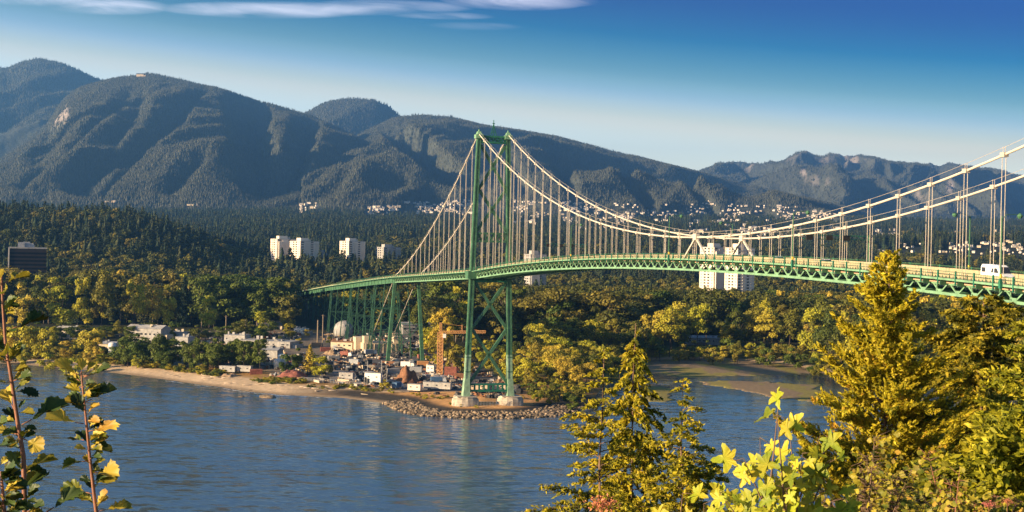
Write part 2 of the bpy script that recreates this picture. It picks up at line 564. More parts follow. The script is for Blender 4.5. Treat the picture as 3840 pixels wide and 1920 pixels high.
def attrmat(name, attr, var=0.3, scale=0.4, bump=0.3, rough=0.95):
    m = bpy.data.materials.new(name)
    m.use_nodes = True
    t = m.node_tree
    b = t.nodes['Principled BSDF']
    b.inputs['Roughness'].default_value = rough
    b.inputs['Specular IOR Level'].default_value = 0.1
    a = N(t, 'ShaderNodeVertexColor', layer_name=attr)
    co = N(t, 'ShaderNodeTexCoord')
    nz = N(t, 'ShaderNodeTexNoise', i_Scale=scale, i_Detail=8.0, i_Roughness=0.7)
    t.links.new(co.outputs['Object'], nz.inputs['Vector'])
    c = mixc(t, a.outputs[0], ramp(t, nz.outputs[0], [(0.3, (1 - var,) * 3), (0.7, (1 + var,) * 3)]), 1.0, 'MULTIPLY')
    t.links.new(c, b.inputs['Base Color'])
    bp = N(t, 'ShaderNodeBump', i_Strength=0.8, i_Distance=bump)
    t.links.new(nz.outputs[0], bp.inputs['Height'])
    t.links.new(bp.outputs[0], b.inputs['Normal'])
    return m


gm.materials.append(attrmat('ground_surface', 'ground_colour'))
tag(link('ground', gm), kind='structure')

# ------------------------------------------------------------------ water
wm = bpy.data.materials.new('sea_water')
wm.use_nodes = True
t = wm.node_tree
b = t.nodes['Principled BSDF']
b.inputs['Base Color'].default_value = (0.048, 0.078, 0.104, 1)
b.inputs['Roughness'].default_value = 0.16
b.inputs['IOR'].default_value = 1.75
co = N(t, 'ShaderNodeTexCoord')
def wave(scale, rot, amp, det):
    q = N(t, 'ShaderNodeMapping')
    q.inputs['Scale'].default_value = scale
    q.inputs['Rotation'].default_value = (0, 0, R(rot))
    t.links.new(co.outputs['Object'], q.inputs[0])
    nz = N(t, 'ShaderNodeTexNoise', i_Scale=1.0, i_Detail=det, i_Roughness=0.55, i_Distortion=0.3)
    t.links.new(q.outputs[0], nz.inputs['Vector'])
    a = N(t, 'ShaderNodeVectorMath', operation='SUBTRACT')
    a.inputs[1].default_value = (.5, .5, .5)
    t.links.new(nz.outputs['Color'], a.inputs[0])
    b_ = N(t, 'ShaderNodeVectorMath', operation='MULTIPLY')
    b_.inputs[1].default_value = amp
    t.links.new(a.outputs[0], b_.inputs[0])
    return b_.outputs[0]


def vadd(a, b_):
    n = N(t, 'ShaderNodeVectorMath', operation='ADD')
    t.links.new(a, n.inputs[0]); t.links.new(b_, n.inputs[1])
    return n.outputs[0]


slope = vadd(wave((0.24, 0.60, 1), 10, (.34, .62, 0), 2.0), wave((0.075, 0.26, 1), -6, (.15, .50, 0), 3.0))
mp2 = N(t, 'ShaderNodeMapping')                       # calmer and rougher stretches
mp2.inputs['Scale'].default_value = (0.005, 0.020, 1)
mp2.inputs['Rotation'].default_value = (0, 0, R(-8))
t.links.new(co.outputs['Object'], mp2.inputs[0])
nb = N(t, 'ShaderNodeTexNoise', i_Scale=1.0, i_Detail=4.0, i_Roughness=0.6, i_Distortion=0.8)
t.links.new(mp2.outputs[0], nb.inputs['Vector'])
amp = ramp(t, nb.outputs[0], [(0.36, (0.55,) * 3), (0.62, (1, 1, 1))])
so = N(t, 'ShaderNodeSeparateXYZ')                     # the inlet behind the point lies in the lee
t.links.new(co.outputs['Object'], so.inputs[0])
lee = mth(t, 'MULTIPLY', mth(t, 'DIVIDE', mth(t, 'SUBTRACT', so.outputs[1], 500.0), 130.0, clamp=True), mth(t, 'DIVIDE', mth(t, 'SUBTRACT', so.outputs[0], 35.0), 50.0, clamp=True))
amp = mth(t, 'MULTIPLY', amp, mth(t, 'SUBTRACT', 1.0, mth(t, 'MULTIPLY', lee, 0.72)))
sm = N(t, 'ShaderNodeVectorMath', operation='MULTIPLY')
t.links.new(slope, sm.inputs[0]); t.links.new(amp, sm.inputs[1])
up = N(t, 'ShaderNodeVectorMath', operation='ADD')
up.inputs[1].default_value = (0, 0, 1)
t.links.new(sm.outputs[0], up.inputs[0])
nn_ = N(t, 'ShaderNodeVectorMath', operation='NORMALIZE')
t.links.new(up.outputs[0], nn_.inputs[0])
t.links.new(nn_.outputs[0], b.inputs['Normal'])
wv = np.array([(-3000, -300, 0), (3000, -300, 0), (3000, 1500, 0), (-3000, 1500, 0)], float)
tag(link('water', mesh_np('water', wv, np.array([[0, 1, 2, 3]]), wm)), kind='structure')

# a thin line of foam where the swell runs up the beach
fv, ff = [], []
fp = [Vector((*gp(*p), 0)) for p in SHORE_PX[8:15]]
fl = []
for a, c in zip(fp[:-1], fp[1:]):
    for k in range(40):
        fl.append(a.lerp(c, k / 40))
for k, p in enumerate(fl):
    d_ = (fl[min(k + 1, len(fl) - 1)] - fl[max(k - 1, 0)]).normalized(); n_ = Vector((d_.y, -d_.x, 0))
    o_ = 1.4 + 2.0 * float(fbm(np.array([k / 9.0]), np.array([.3]), 5, 2)[0]) ; w_ = max(.05, 2.4 * (float(fbm(np.array([k / 5.0]), np.array([4.3]), 8, 3)[0]) - .36))
    fv += [tuple(p + n_ * o_ + Vector((0, 0, .03))), tuple(p + n_ * (o_ + w_) + Vector((0, 0, .03)))]
    if k:
        ff.append((2 * k - 2, 2 * k - 1, 2 * k + 1, 2 * k))
tag(link('foam', mesh_np('foam', np.array(fv), np.array(ff), mat('foam', (0.75, 0.76, 0.76), .9, .1, 1.0))), kind='stuff')

# the hillside the photograph is taken from: falls steeply to the water, below the picture
hx, hy = np.meshgrid(np.linspace(-160, 160, 90), np.concatenate([np.linspace(-90, 0, 20), np.linspace(2, 130, 60)]))
hz = np.where(hy < 0, 65.4 - 0.02 * hy, 65.4 - 0.60 * hy) + (fbm(hx / 9, hy / 9, 41) - 0.5) * 1.0 * sstep(3, 12, np.abs(hy))
hz = np.where(hy > 0, np.maximum(hz, -3), hz)
hid = np.arange(hx.size).reshape(hx.shape)
hq = np.stack([hid[:-1, :-1], hid[:-1, 1:], hid[1:, 1:], hid[1:, :-1]], -1).reshape(-1, 4)
tag(link('hillside', mesh_np('hillside', np.stack([hx, hy, hz], -1).reshape(-1, 3), hq,
                             mat('hillside_soil', (0.10, 0.085, 0.04), 0.95, 0.5, 0.6, bump=0.2), True)), kind='structure')


def hill_z(x, y):
    return (65.4 - 0.60 * y) if y > 0 else 65.4


# ------------------------------------------------------------------ mountains
def ov(pts):
    return [(x * 1.49068, y * 1.49068) for x, y in pts]


mtn_rock = (0.25, 0.215, 0.195)


def mountain(name, prof, D, yfront, yback, zb, spur, k, lam, seed, nu=520, nt=230, umin=None, umax=None, rocky=0.0, power=1.0, rocks=(), gullies=(), jag=0.0):
    pu, pe = [], []
    for x, y in ov(prof):
        p = at(x, y, 1.0)
        pu.append(p.x); pe.append(p.z - CAMH)
    u = np.linspace(umin if umin is not None else pu[0], umax if umax is not None else pu[-1], nu)
    e = np.interp(u, pu, pe)
    ker = np.ones(3) / 3
    e = np.convolve(np.pad(e, 1, 'edge'), ker, 'valid') + jag * (ridged(u * 95, u * 0 + 3.3, seed, 4, .6) - .55)
    Dr = D * (1 + 0.05 * (fbm(u * 14, u * 0, seed + 50, 3) - 0.5))
    tt = np.concatenate([np.linspace(0, 1, nt - 12), 1 + (np.arange(1, 13) / 12.0) ** 1.3])
    T, Ug = np.meshgrid(tt, u, indexing='ij')
    Rr = np.broadcast_to(Dr, T.shape); E = np.broadcast_to(e, T.shape)
    Y = np.where(T <= 1, yfront + T * (Rr - yfront), Rr + (T - 1) * yback)
    X = Ug * Y
    zr = CAMH + E * Rr
    body = np.clip(T, 0, 1)
    z = zb + (zr - zb) * body ** power
    c = (X - k * Y)
    wob = (fbm(X / 1500, Y / 1500, seed + 7, 3) - 0.5) * lam * 1.8
    rd = 0.66 * ridged((c + wob) / lam, Y / (lam * 6.0), seed, 1) + 0.34 * ridged((c + wob * .6) / (lam * .42), Y / (lam * 2.2), seed + 5, 2, .5)
    env = np.clip(np.sin(np.pi * np.clip(T, 0, 1) ** 0.85), 0, 1) ** 0.7
    z = z + (rd - 0.66) * spur * 2.0 * env
    z = z + (fbm(X / 230, Y / 230, seed + 3, 5) - 0.5) * 60 * env
    if gullies:                                      # the big ravines, where the photograph shows them
        za = (z - CAMH) / Y
        px_ = (CX + Ug * F) ; py_ = YH - za * F
        a_, b_ = px_ - CX, py_ - CY
        ox = (CX + a_ * math.cos(RHO) - b_ * math.sin(RHO)) / 1.49068
        oy = (CY + a_ * math.sin(RHO) + b_ * math.cos(RHO)) / 1.49068
        wig = (fbm(ox / 24, oy / 24, seed + 15, 3) - .5) * 12
        for pts, wl, wr, dep in gullies:
            gy_ = [p[1] for p in pts]
            gx_ = np.interp(oy, gy_, [p[0] for p in pts])
            fade = sstep(gy_[0] - 12, gy_[0] + 30, oy) * sstep(gy_[-1] + 30, gy_[-1] - 20, oy)
            dd = ox + wig - gx_
            z = z - dep * fade * np.clip(1 - np.where(dd < 0, -dd / wl, dd / wr), 0, 1) ** 1.15 * sstep(1.0, 0.86, T)
    z = np.where(T > 1, zr - (zr - zb) * np.clip(T - 1, 0, 1) * 0.9, z)
    lim = CAMH + E * Y * (0.992 - 0.02 * (1 - np.clip(T, 0, 1)))
    z = np.where(T < 1, np.minimum(z, np.maximum(lim, zb - 60 + 60 * T)), z)
    z = z + (fbm(X / 60, Y / 60, seed + 9, 3) - 0.5) * 10 * np.where(T > 0.02, 1, 0)
    ids = np.arange(nu * nt).reshape(nt, nu)
    q = np.stack([ids[:-1, :-1], ids[:-1, 1:], ids[1:, 1:], ids[1:, :-1]], -1).reshape(-1, 4)
    me = mesh_np(name, np.stack([X, Y, z], -1).reshape(-1, 3), q, [], True)
    base = np.array((0.058, 0.063, 0.048)) * (0.8 + 0.5 * fbm(X / 300, Y / 300, seed + 21))[..., None]
    rm = np.zeros(T.shape)
    for (rx, ry, rw, rh, st) in rocks:               # bare cliffs seen in the photograph
        p = at(rx * 1.49068, ry * 1.49068, 1.0)
        ang = (z - CAMH) / Y
        dd = ((Ug - p.x) / (rw * 1.49 / F)) ** 2 + ((ang - (p.z - CAMH)) / (rh * 1.49 / F)) ** 2
        rm = np.maximum(rm, st * np.clip(1.25 - dd, 0, 1) * sstep(0.40, 0.58, fbm(c / 55, z / 150, seed + 61, 4)))
    if rocky:
        rm = np.maximum(rm, rocky * sstep(0.55, 0.68, fbm(c / 260, z / 700, seed + 71, 4)) * sstep(0.45, 0.8, T))
    rm = np.clip(rm, 0, 1)
    Cc = base * (1 - rm[..., None]) + np.array(mtn_rock) * (0.7 + 0.6 * fbm(c / 40, z / 160, seed + 31))[..., None] * rm[..., None]
    a = me.color_attributes.new('slope_colour', 'FLOAT_COLOR', 'POINT')
    a.data.foreach_set('color', np.concatenate([Cc.reshape(-1, 3), np.ones((nu * nt, 1))], 1).astype(np.float32).ravel())
    me.materials.append(M_['slope'])
    tag(link(name, me), kind='structure')
    return dict(X=X, Y=Y, z=z, T=T, rm=rm)


M_['slope'] = attrmat('mountain_slope', 'slope_colour', 0.35, 0.03, 12.0)


def scatter_on(g, n, tmin=0.0, tmax=1.01, seed=0, thin=None):
    r = np.random.default_rng(seed)
    X, Y, z, T, rm = g['X'], g['Y'], g['z'], g['T'], g['rm']
    ok = (T[:-1, :-1] >= tmin) & (T[1:, :-1] <= tmax)
    A = np.abs((X[:-1, 1:] - X[:-1, :-1]) * (Y[1:, :-1] - Y[:-1, :-1])) * ok * (1 - 0.93 * rm[:-1, :-1])
    slope = np.abs(z[1:, :-1] - z[:-1, :-1]) / np.maximum(Y[1:, :-1] - Y[:-1, :-1], 1)
    A = A * np.sqrt(1 + slope ** 2)
    p = (A / A.sum()).ravel()
    k = r.choice(p.size, n, p=p)
    i, j = np.unravel_index(k, A.shape)
    a, b = r.random(n), r.random(n)

    def bil(Q):
        return (Q[i, j] * (1 - a) + Q[i, j + 1] * a) * (1 - b) + (Q[i + 1, j] * (1 - a) + Q[i + 1, j + 1] * a) * b
    return np.stack([bil(X), bil(Y), bil(z)], 1)


def z6(*p):
    return [(x / 2.4, 100 + y / 2.4) for x, y in p]


GUL1 = [(z6((790, 300), (640, 440), (520, 545), (350, 700), (130, 880)), 26, 20, 55),
        (z6((860, 300), (800, 420), (690, 560), (560, 720), (430, 850)), 55, 40, 90),
        (z6((1090, 390), (960, 540), (800, 660), (700, 760), (560, 900)), 95, 50, 180),
        (z6((1240, 280), (1130, 360), (1060, 470)), 44, 36, 70),
        (z6((1530, 330), (1545, 430), (1590, 640), (1625, 780), (1650, 900)), 95, 45, 190),
        (z6((1860, 430), (1830, 600), (1780, 740), (1690, 880)), 50, 45, 130),
        (z6((2080, 640), (2060, 760), (2000, 900)), 50, 45, 75),
        (z6((1250, 640), (1130, 770), (1020, 900)), 50, 45, 65),
        (z6((420, 480), (330, 600), (200, 730)), 36, 36, 60)]
GUL3 = [([(1010, 310), (1060, 350), (1120, 400), (1180, 450)], 95, 24, 260), ([(1250, 330), (1270, 380), (1320, 470)], 40, 24, 90), ([(1390, 360), (1420, 420), (1450, 490)], 40, 22, 80),
        ([(1560, 405), (1590, 450), (1640, 510)], 40, 22, 80), ([(1730, 440), (1760, 480), (1800, 530)], 36, 20, 60)]
g0 = mountain('back_left_mountain', [(-220, 230), (-60, 200), (0, 172), (18, 173), (60, 155), (100, 149), (150, 158), (200, 178), (255, 203), (330, 235), (460, 300), (600, 360)],
              11500, 7600, 2500, 150, 240, 0.2, 800, 101, nu=300, nt=170)
g2 = mountain('rounded_back_mountain', [(640, 345), (700, 320), (775, 283), (800, 268), (830, 256), (880, 248), (940, 252), (975, 266), (1003, 290), (1060, 330), (1160, 390)],
              11200, 7800, 2500, 200, 180, 0.35, 800, 131, nu=240, nt=150)
g1 = mountain('main_mountain', [(-260, 520), (-120, 470), (0, 402), (60, 357), (120, 312), (135, 288), (150, 262), (170, 242), (200, 222), (255, 205), (300, 196), (345, 190), (372, 186), (400, 189), (470, 205),
                                (560, 225), (650, 255), (700, 268), (780, 290), (860, 328), (950, 372), (1050, 425), (1140, 472), (1230, 520), (1330, 555)],
              8600, 4900, 2600, 150, 130, 0.25, 520, 103, nu=680, nt=300, power=0.92, gullies=GUL1,
              rocks=((158, 285, 22, 34, 1.0), (145, 305, 14, 22, 0.9), (400, 245, 12, 22, 0.6), (425, 238, 8, 16, 0.5), (240, 312, 6, 9, 0.8)))
g3 = mountain('long_ridge_mountain', [(760, 420), (880, 350), (960, 310), (1003, 293), (1060, 290), (1130, 293), (1210, 315), (1300, 328), (1400, 345), (1500, 370), (1600, 395), (1700, 420), (1800, 445), (1900, 470), (2000, 495), (2120, 521), (2260, 560)],
              9600, 4800, 2500, 160, 170, 0.2, 420, 117, nu=620, nt=260, power=0.95, gullies=GUL3)
g4 = mountain('far_right_range', [(1560, 520), (1700, 452), (1780, 425), (1800, 413), (1840, 407), (1862, 412), (1890, 416), (1925, 410), (1960, 411), (1985, 400), (2000, 390), (2014, 384), (2030, 383), (2060, 392), (2100, 387), (2130, 396), (2160, 392), (2180, 394), (2230, 410), (2290, 413),
                                   (2340, 415), (2400, 416), (2440, 420), (2480, 427), (2530, 436), (2576, 446), (2700, 470), (2900, 500)],
              14500, 8200, 3000, 180, 520, 0.25, 620, 149, nu=620, nt=260, rocky=0.75, jag=0.0045,
              rocks=((2020, 440, 10, 24, 0.9), (1985, 395, 20, 12, .6), (2390, 470, 12, 20, 0.8), (2320, 490, 20, 14, 0.8), (2540, 540, 8, 40, 0.7), (1830, 425, 24, 12, 0.6), (2060, 455, 30, 16, .5)))


# ------------------------------------------------------------------ tree meshes
def leafcloud(cen, nor, size, asp=1.0, rnd=None, bend=0.0, jit=0.55, axis=None, ajit=.3):
    """one small diamond shaped face per centre"""
    rnd = rnd or npr
    n = len(cen)
    nor = nor + rnd.normal(0, jit, (n, 3))
    nor /= np.linalg.norm(nor, axis=1, keepdims=True) + 1e-9
    r = rnd.normal(0, 1, (n, 3))
    if axis is None:
        a = np.cross(nor, r)
    else:
        a = axis + rnd.normal(0, ajit, (n, 3))
        a = a - nor * (a * nor).sum(1, keepdims=True)
    a /= np.linalg.norm(a, axis=1, keepdims=True) + 1e-9
    b = np.cross(nor, a)
    s = (np.asarray(size) * rnd.uniform(0.65, 1.35, n))[:, None]
    v = np.stack([cen - a * s * asp, cen - b * s * 0.55 + nor * bend * s, cen + a * s * asp, cen + b * s * 0.55 + nor * bend * s], 1).reshape(-1, 3)
    f = np.arange(4 * n).reshape(-1, 4)
    return v, f


def sph(n, rnd):
    d = rnd.normal(0, 1, (n, 3))
    return d / np.linalg.norm(d, axis=1, keepdims=True)


def crown_mesh(name, seed, form, n, leaf, m, parts=2):
    """crown of a broadleaf tree one metre tall: leaf clumps round a dozen or more lobes"""
    rnd = np.random.default_rng(seed)
    lobes = []
    for i in range({'round': 15, 'tall': 14, 'poplar': 12, 'bush': 12, 'spread': 16}[form]):
        if form == 'round':
            h = rnd.uniform(0.32, 0.93); rr = 0.27 * math.sqrt(max(0.02, 1 - ((h - 0.60) / 0.40) ** 2))
        elif form == 'tall':
            h = rnd.uniform(0.25, 0.95); rr = 0.17 * math.sqrt(max(0.02, 1 - ((h - 0.62) / 0.40) ** 2))
        elif form == 'poplar':
            h = rnd.uniform(0.12, 0.94); rr = 0.07 * (1 - 0.6 * abs(h - 0.5))
        elif form == 'spread':
            h = rnd.uniform(0.42, 0.93); rr = 0.40 * math.sqrt(max(0.02, 1 - ((h - 0.52) / 0.45) ** 2))
        else:
            h = rnd.uniform(0.12, 0.8); rr = 0.36 * math.sqrt(max(0.02, 1 - ((h - 0.35) / 0.55) ** 2))
        an = rnd.uniform(0, 2 * math.pi); q = math.sqrt(rnd.uniform(0.15, 1)) * rr
        lr = rnd.uniform(0.085, 0.165) * {'poplar': 0.8, 'bush': 1.35, 'spread': 1.1}.get(form, 1.0)
        lobes.append((q * math.cos(an), q * math.sin(an), h, lr))
    per = n // len(lobes)
    vs, ns = [], []
    for (x, y, z, lr) in lobes:
        d = sph(per, rnd)
        d[:, 2] = np.where(d[:, 2] < -0.35, -d[:, 2], d[:, 2])
        rad = lr * (0.55 + 0.55 * rnd.random(per) ** .7) * (1 + 0.7 * (fbm(d[:, 0] * 2 + 9, d[:, 1] * 2 + d[:, 2] * 3, seed, 2) - 0.5))
        vs.append(np.array((x, y, z)) + d * rad[:, None] * np.array((1, 1, 0.85)))
        ns.append(d)
    v, f = leafcloud(np.concatenate(vs), np.concatenate(ns), leaf, 1.0, rnd)
    return mesh_np(name, v, f, m)


def trunk_mesh(name, seed, r=0.016, top=0.8, spread=0.2, m=None):
    rr = random.Random(seed)
    mb = MB()
    p = Vector((0, 0, -0.03)); pts = [p.copy()]
    for i in range(5):
        p = p + Vector((rr.uniform(-.015, .015), rr.uniform(-.015, .015), top / 5)); pts.append(p.copy())
    mb.tube(pts, [r, r * .9, r * .75, r * .6, r * .4, r * .15], 6)
    for i in range(6):
        a = rr.uniform(0, 6.28); h = rr.uniform(0.3, 0.65)
        s0 = Vector((0, 0, h)); s1 = s0 + Vector((math.cos(a) * spread * .5, math.sin(a) * spread * .5, 0.10)); s2 = s0 + Vector((math.cos(a) * spread, math.sin(a) * spread, 0.22))
        mb.tube([s0, s1, s2], [r * .45, r * .3, r * .1], 4)
    return mb.mesh(name, m or M_['trunk'], True)


def conifer_mesh(name, seed, tiers=9, sides=9, r=0.16, m=None, low=0.10):
    """ragged tiers of boughs, one metre tall"""
    rr = random.Random(seed)
    v, f = [], []
    for i in range(tiers):
        t0 = low + (1 - low) * i / tiers
        zt = min(1.0, t0 + (1 - low) / tiers * 2.0)
        rad = r * (1 - 0.92 * (i / tiers) ** 1.15) * rr.uniform(0.8, 1.2)
        ox, oy = rr.uniform(-.012, .012), rr.uniform(-.012, .012)
        b = len(v); v.append((ox, oy, zt))
        ph = rr.uniform(0, 6.28)
        for k in range(sides * 2):
            a = ph + math.pi * k / sides
            q = rad * (rr.uniform(0.75, 1.2) if k % 2 else rr.uniform(0.3, 0.6))
            v.append((ox + q * math.cos(a), oy + q * math.sin(a), t0 - (0.03 if k % 2 else -0.02) + rr.uniform(-.01, .01)))
        for k in range(sides * 2):
            f.append((b, b + 1 + k, b + 1 + (k + 1) % (sides * 2)))
    return mesh_np(name, np.array(v), np.array(f), m or M_['conifer'])


def conifer_leafy(name, seed, n=1500, r=0.15, m=None, sz=0.022):
    rnd = np.random.default_rng(seed)
    h = rnd.beta(1.1, 1.5, n) * 0.9 + 0.08
    tier = (h * 17) % 1.0
    rad = r * (1 - h) ** 0.8 * (0.55 + 0.75 * tier[::1]) * (0.45 + 0.6 * np.sqrt(rnd.random(n)))
    a = rnd.uniform(0, 6.283, n)
    rad *= 1 + 0.35 * np.sin(a * 5 + h * 40)
    cen = np.stack([rad * np.cos(a), rad * np.sin(a), h - 0.12 * rad], 1)
    nor = np.stack([np.cos(a) * 0.8, np.sin(a) * 0.8, np.full(n, 0.6)], 1)
    v, f = leafcloud(cen, nor, sz, 1.0, rnd)
    return mesh_np(name, v, f, m or M_['conifer'])


FORMS = [('round', 3), ('tall', 2), ('spread', 2), ('poplar', 1), ('bush', 2)]
CROWN = {}
for fm, k in FORMS:
    CROWN[fm] = [crown_mesh('crown', 200 + 17 * i + len(fm), fm, {'poplar': 1000, 'bush': 1800}.get(fm, 3000), {'poplar': 0.024, 'bush': 0.040}.get(fm, 0.0255), M_['leaf']) for i in range(k)]
TRUNK = {fm: trunk_mesh('trunk', 5 + i, 0.014, 0.75, {'poplar': .05, 'bush': .2}.get(fm, 0.18)) for i, (fm, k) in enumerate(FORMS)}
CONL = [conifer_leafy('crown', 301 + i, 1300, r) for i, r in enumerate((0.15, 0.18, 0.13))]
CONT = MB().tube([(0, 0, -.03), (0, 0, .5), (0, 0, .98)], [.014, .009, .002], 6).mesh('trunk', M_['trunk'])
CROWN_VARIANTS = {}


def variant(me, key):
    """same leaves in another foliage colour"""
    k = (me.name, key)
    if k not in CROWN_VARIANTS:
        c = me.copy(); c.materials.clear(); c.materials.append(M_[key]); CROWN_VARIANTS[k] = c
    return CROWN_VARIANTS[k]


def add_tree(x, y, h, w, form, leaf, label, group, z=None, name=None):
    """w: width over height of the crown relative to the model"""
    z = gz(x, y) if z is None else z
    nm = name or {'conifer': 'conifer_tree', 'poplar': 'poplar_tree', 'bush': 'bush'}.get(form, 'leafy_tree')
    o = empty(nm, (x, y, z), rng.uniform(0, 6.28))
    o.scale = (h * w, h * w, h)
    if form == 'conifer':
        cm = rng.choice(CONL); tm = CONT
    else:
        cm = rng.choice(CROWN[form]); tm = TRUNK[form]
    if leaf not in ('leaf', 'conifer'):
        cm = variant(cm, leaf)
    link('crown', cm, o); link('trunk', tm, o)
    tag(o, label, {'bush': 'bush'}.get(form, 'tree'), group)
    return o


# instancing of woods too dense to count
def scatter(name, P, S, IDX, protos, seed=0):
    r = np.random.default_rng(seed)
    n = len(P)
    me = bpy.data.meshes.new(name)
    me.vertices.add(n); me.vertices.foreach_set('co', np.asarray(P, np.float32).ravel())
    a = me.attributes.new('size', 'FLOAT_VECTOR', 'POINT'); a.data.foreach_set('vector', np.asarray(S, np.float32).ravel())
    a = me.attributes.new('turn', 'FLOAT_VECTOR', 'POINT')
    rt = np.stack([r.normal(0, .03, n), r.normal(0, .03, n), r.uniform(0, 6.283, n)], 1)
    a.data.foreach_set('vector', rt.astype(np.float32).ravel())
    a = me.attributes.new('pick', 'INT', 'POINT'); a.data.foreach_set('value', np.asarray(IDX, np.int32))
    c = bpy.data.collections.new(name + '_models')
    for i, pm in enumerate(protos):
        po = bpy.data.objects.new('%s_model_%02d' % (name, i), pm)
        c.objects.link(po)
    g = bpy.data.node_groups.new(name + '_nodes', 'GeometryNodeTree')
    g.interface.new_socket('Geometry', in_out='INPUT', socket_type='NodeSocketGeometry')
    g.interface.new_socket('Geometry', in_out='OUTPUT', socket_type='NodeSocketGeometry')
    gi = g.nodes.new('NodeGroupInput'); go = g.nodes.new('NodeGroupOutput')
    iop = g.nodes.new('GeometryNodeInstanceOnPoints'); ci = g.nodes.new('GeometryNodeCollectionInfo')
    ci.inputs['Collection'].default_value = c
    ci.inputs['Separate Children'].default_value = True
    ci.inputs['Reset Children'].default_value = True
    iop.inputs['Pick Instance'].default_value = True

    def named(nm, ty):
        q = g.nodes.new('GeometryNodeInputNamedAttribute'); q.data_type = ty; q.inputs['Name'].default_value = nm
        return q.outputs[0]
    g.links.new(gi.outputs[0], iop.inputs['Points'])
    g.links.new(ci.outputs[0], iop.inputs['Instance'])
    g.links.new(named('pick', 'INT'), iop.inputs['Instance Index'])
    g.links.new(named('size', 'FLOAT_VECTOR'), iop.inputs['Scale'])
    er = g.nodes.new('FunctionNodeEulerToRotation')
    g.links.new(named('turn', 'FLOAT_VECTOR'), er.inputs[0])
    g.links.new(er.outputs[0], iop.inputs['Rotation'])
    g.links.new(iop.outputs[0], go.inputs[0])
    o = link(name, me)
    md = o.modifiers.new('wood', 'NODES'); md.node_group = g
    return o

# ------------------------------------------------------------------ woods that read as one mass
def far_conifer(name, seed, r, m):
    return conifer_mesh(name, seed, 6, 5, r, m, 0.05)


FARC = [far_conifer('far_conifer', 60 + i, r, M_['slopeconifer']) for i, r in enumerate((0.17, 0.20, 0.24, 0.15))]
# clearings kept free of trees: buildings, yard, bridge approach
KEEP = []           # (x, y, radius)


def clear_of(x, y, pad=0):
    for (kx, ky, kr) in KEEP:
        if (x - kx) ** 2 + (y - ky) ** 2 < (kr + pad) ** 2:
            return False
    return True


BA = R(15.03); BXT, BD, BL, BW = -8.83, 581.3, 236.5, 12.8
BS, BC = math.sin(BA), math.cos(BA)


def B(s, o, z):
    return Vector((BXT + s * BS + o * BC, BD - s * BC + o * BS, z))


ZS = [(-900, 12.5), (-760, 20), (-450, 37.5), (-260, 47.2), (-187, 50.6), (-90, 54.2), (0, 57.6)]


def zdeck(s):
    if s >= 0:
        return 57.6 + 8.1 * (1 - ((s - BL) / BL) ** 2)
    return float(np.interp(s, [a for a, _ in ZS], [b for _, b in ZS]))


def zcable(s):
    if s >= 0:
        return 71.2 + 44.0 * ((s - BL) / BL) ** 2
    if s >= -187:
        x = -s / 187.0
        return 115.2 + (51.6 - 115.2) * x - 4 * 7.2 * x * (1 - x)
    x = (-187 - s) / 75.0
    return 51.6 + (13.0 - 51.6) * x


# ------------------------------------------------------------------ the suspension bridge
br = empty('suspension_bridge', B(0, 0, 0))
tag(br, 'long green steel suspension bridge with cream cables crossing over the inlet', 'bridge')
BO = Vector(br.location)


def bp_(s, o, z):
    return B(s, o, z) - BO


along = Vector((BS, -BC, 0)); across = Vector((BC, BS, 0))


def legoff(z):
    return 9.35 + (6.2 - 9.35) * (z - 6) / (115.2 - 6)


for sg in (-1, 1):
    mb = MB()
    for z0, z1, mi in ((5.6, 23, 1), (23, 56, 0), (56, 113.4, 0)):
        mb.mi = mi
        q0 = 1 - 0.3 * (z0 - 6) / 110; q1 = 1 - 0.3 * (z1 - 6) / 110
        mb.beam(bp_(0, sg * legoff(z0), z0), bp_(0, sg * legoff(z1), z1), 1.85 * q0, 2.7 * q0, 1.85 * q1, 2.7 * q1, side=across)
        for e in (-1, 1):                           # corner ribs standing proud of the plates
            for f in (-1, 1):
                mb.beam(bp_(f * 1.2 * q0, sg * legoff(z0) + e * .85 * q0, z0), bp_(f * 1.2 * q1, sg * legoff(z1) + e * .85 * q1, z1), 0.45, 0.5, side=across)
        mb.beam(bp_(0, sg * legoff(z0) - 1.0 * q0, z0), bp_(0, sg * legoff(z1) - 1.0 * q1, z1), 0.3, 1.0, side=across)
    mb.mi = 1
    mb.beam(bp_(0, sg * 9.5, 5.6), bp_(0, sg * 9.3, 13), 3.0, 4.0, 2.1, 3.0, side=across)
    mb.mi = 0
    for zz in range(16, 112, 6):                    # splice plates
        q = 1 - 0.3 * (zz - 6) / 110
        mb.box(bp_(0, sg * legoff(zz), zz), (2.25 * q, 3.1 * q, 0.35), BA)
    mb.box(bp_(0, sg * legoff(56.5), 56.2), (4.6, 5.2, 3.2), BA)
    leg = mb.build('tower_leg', [M_['green'], M_['green_pale']], br)
    sdl = MB().box(bp_(0, sg * 6.25, 113.9), (3.2, 3.6, 1.6), BA).box(bp_(0, sg * 6.25, 115.3), (2.2, 3.0, 1.4), BA, 0.6).tube([bp_(0, sg * 6.25, 115.8), bp_(0, sg * 6.25, 117)], [.4, .15])
    sdl.build('saddle', M_['green_lit'], leg)
    pr = MB().lathe([(6.1, -6), (5.7, 3.6), (5.5, 4.7), (5.0, 5.0), (5.0, 5.6)], bp_(0, sg * 9.6, 0), 14, 1.0, 0.85)
    pr.box(bp_(0, sg * 9.6, 5.65), (8.4, 7, 0.3), BA)
    pr.build('pier', M_['conc'], br)


def brace(z0, o0, z1, o1, name='cross_brace', wd=1.15):
    MB().beam(bp_(0, o0, z0), bp_(0, o1, z1), wd, 1.2, side=along).build(name, M_['green'], br)


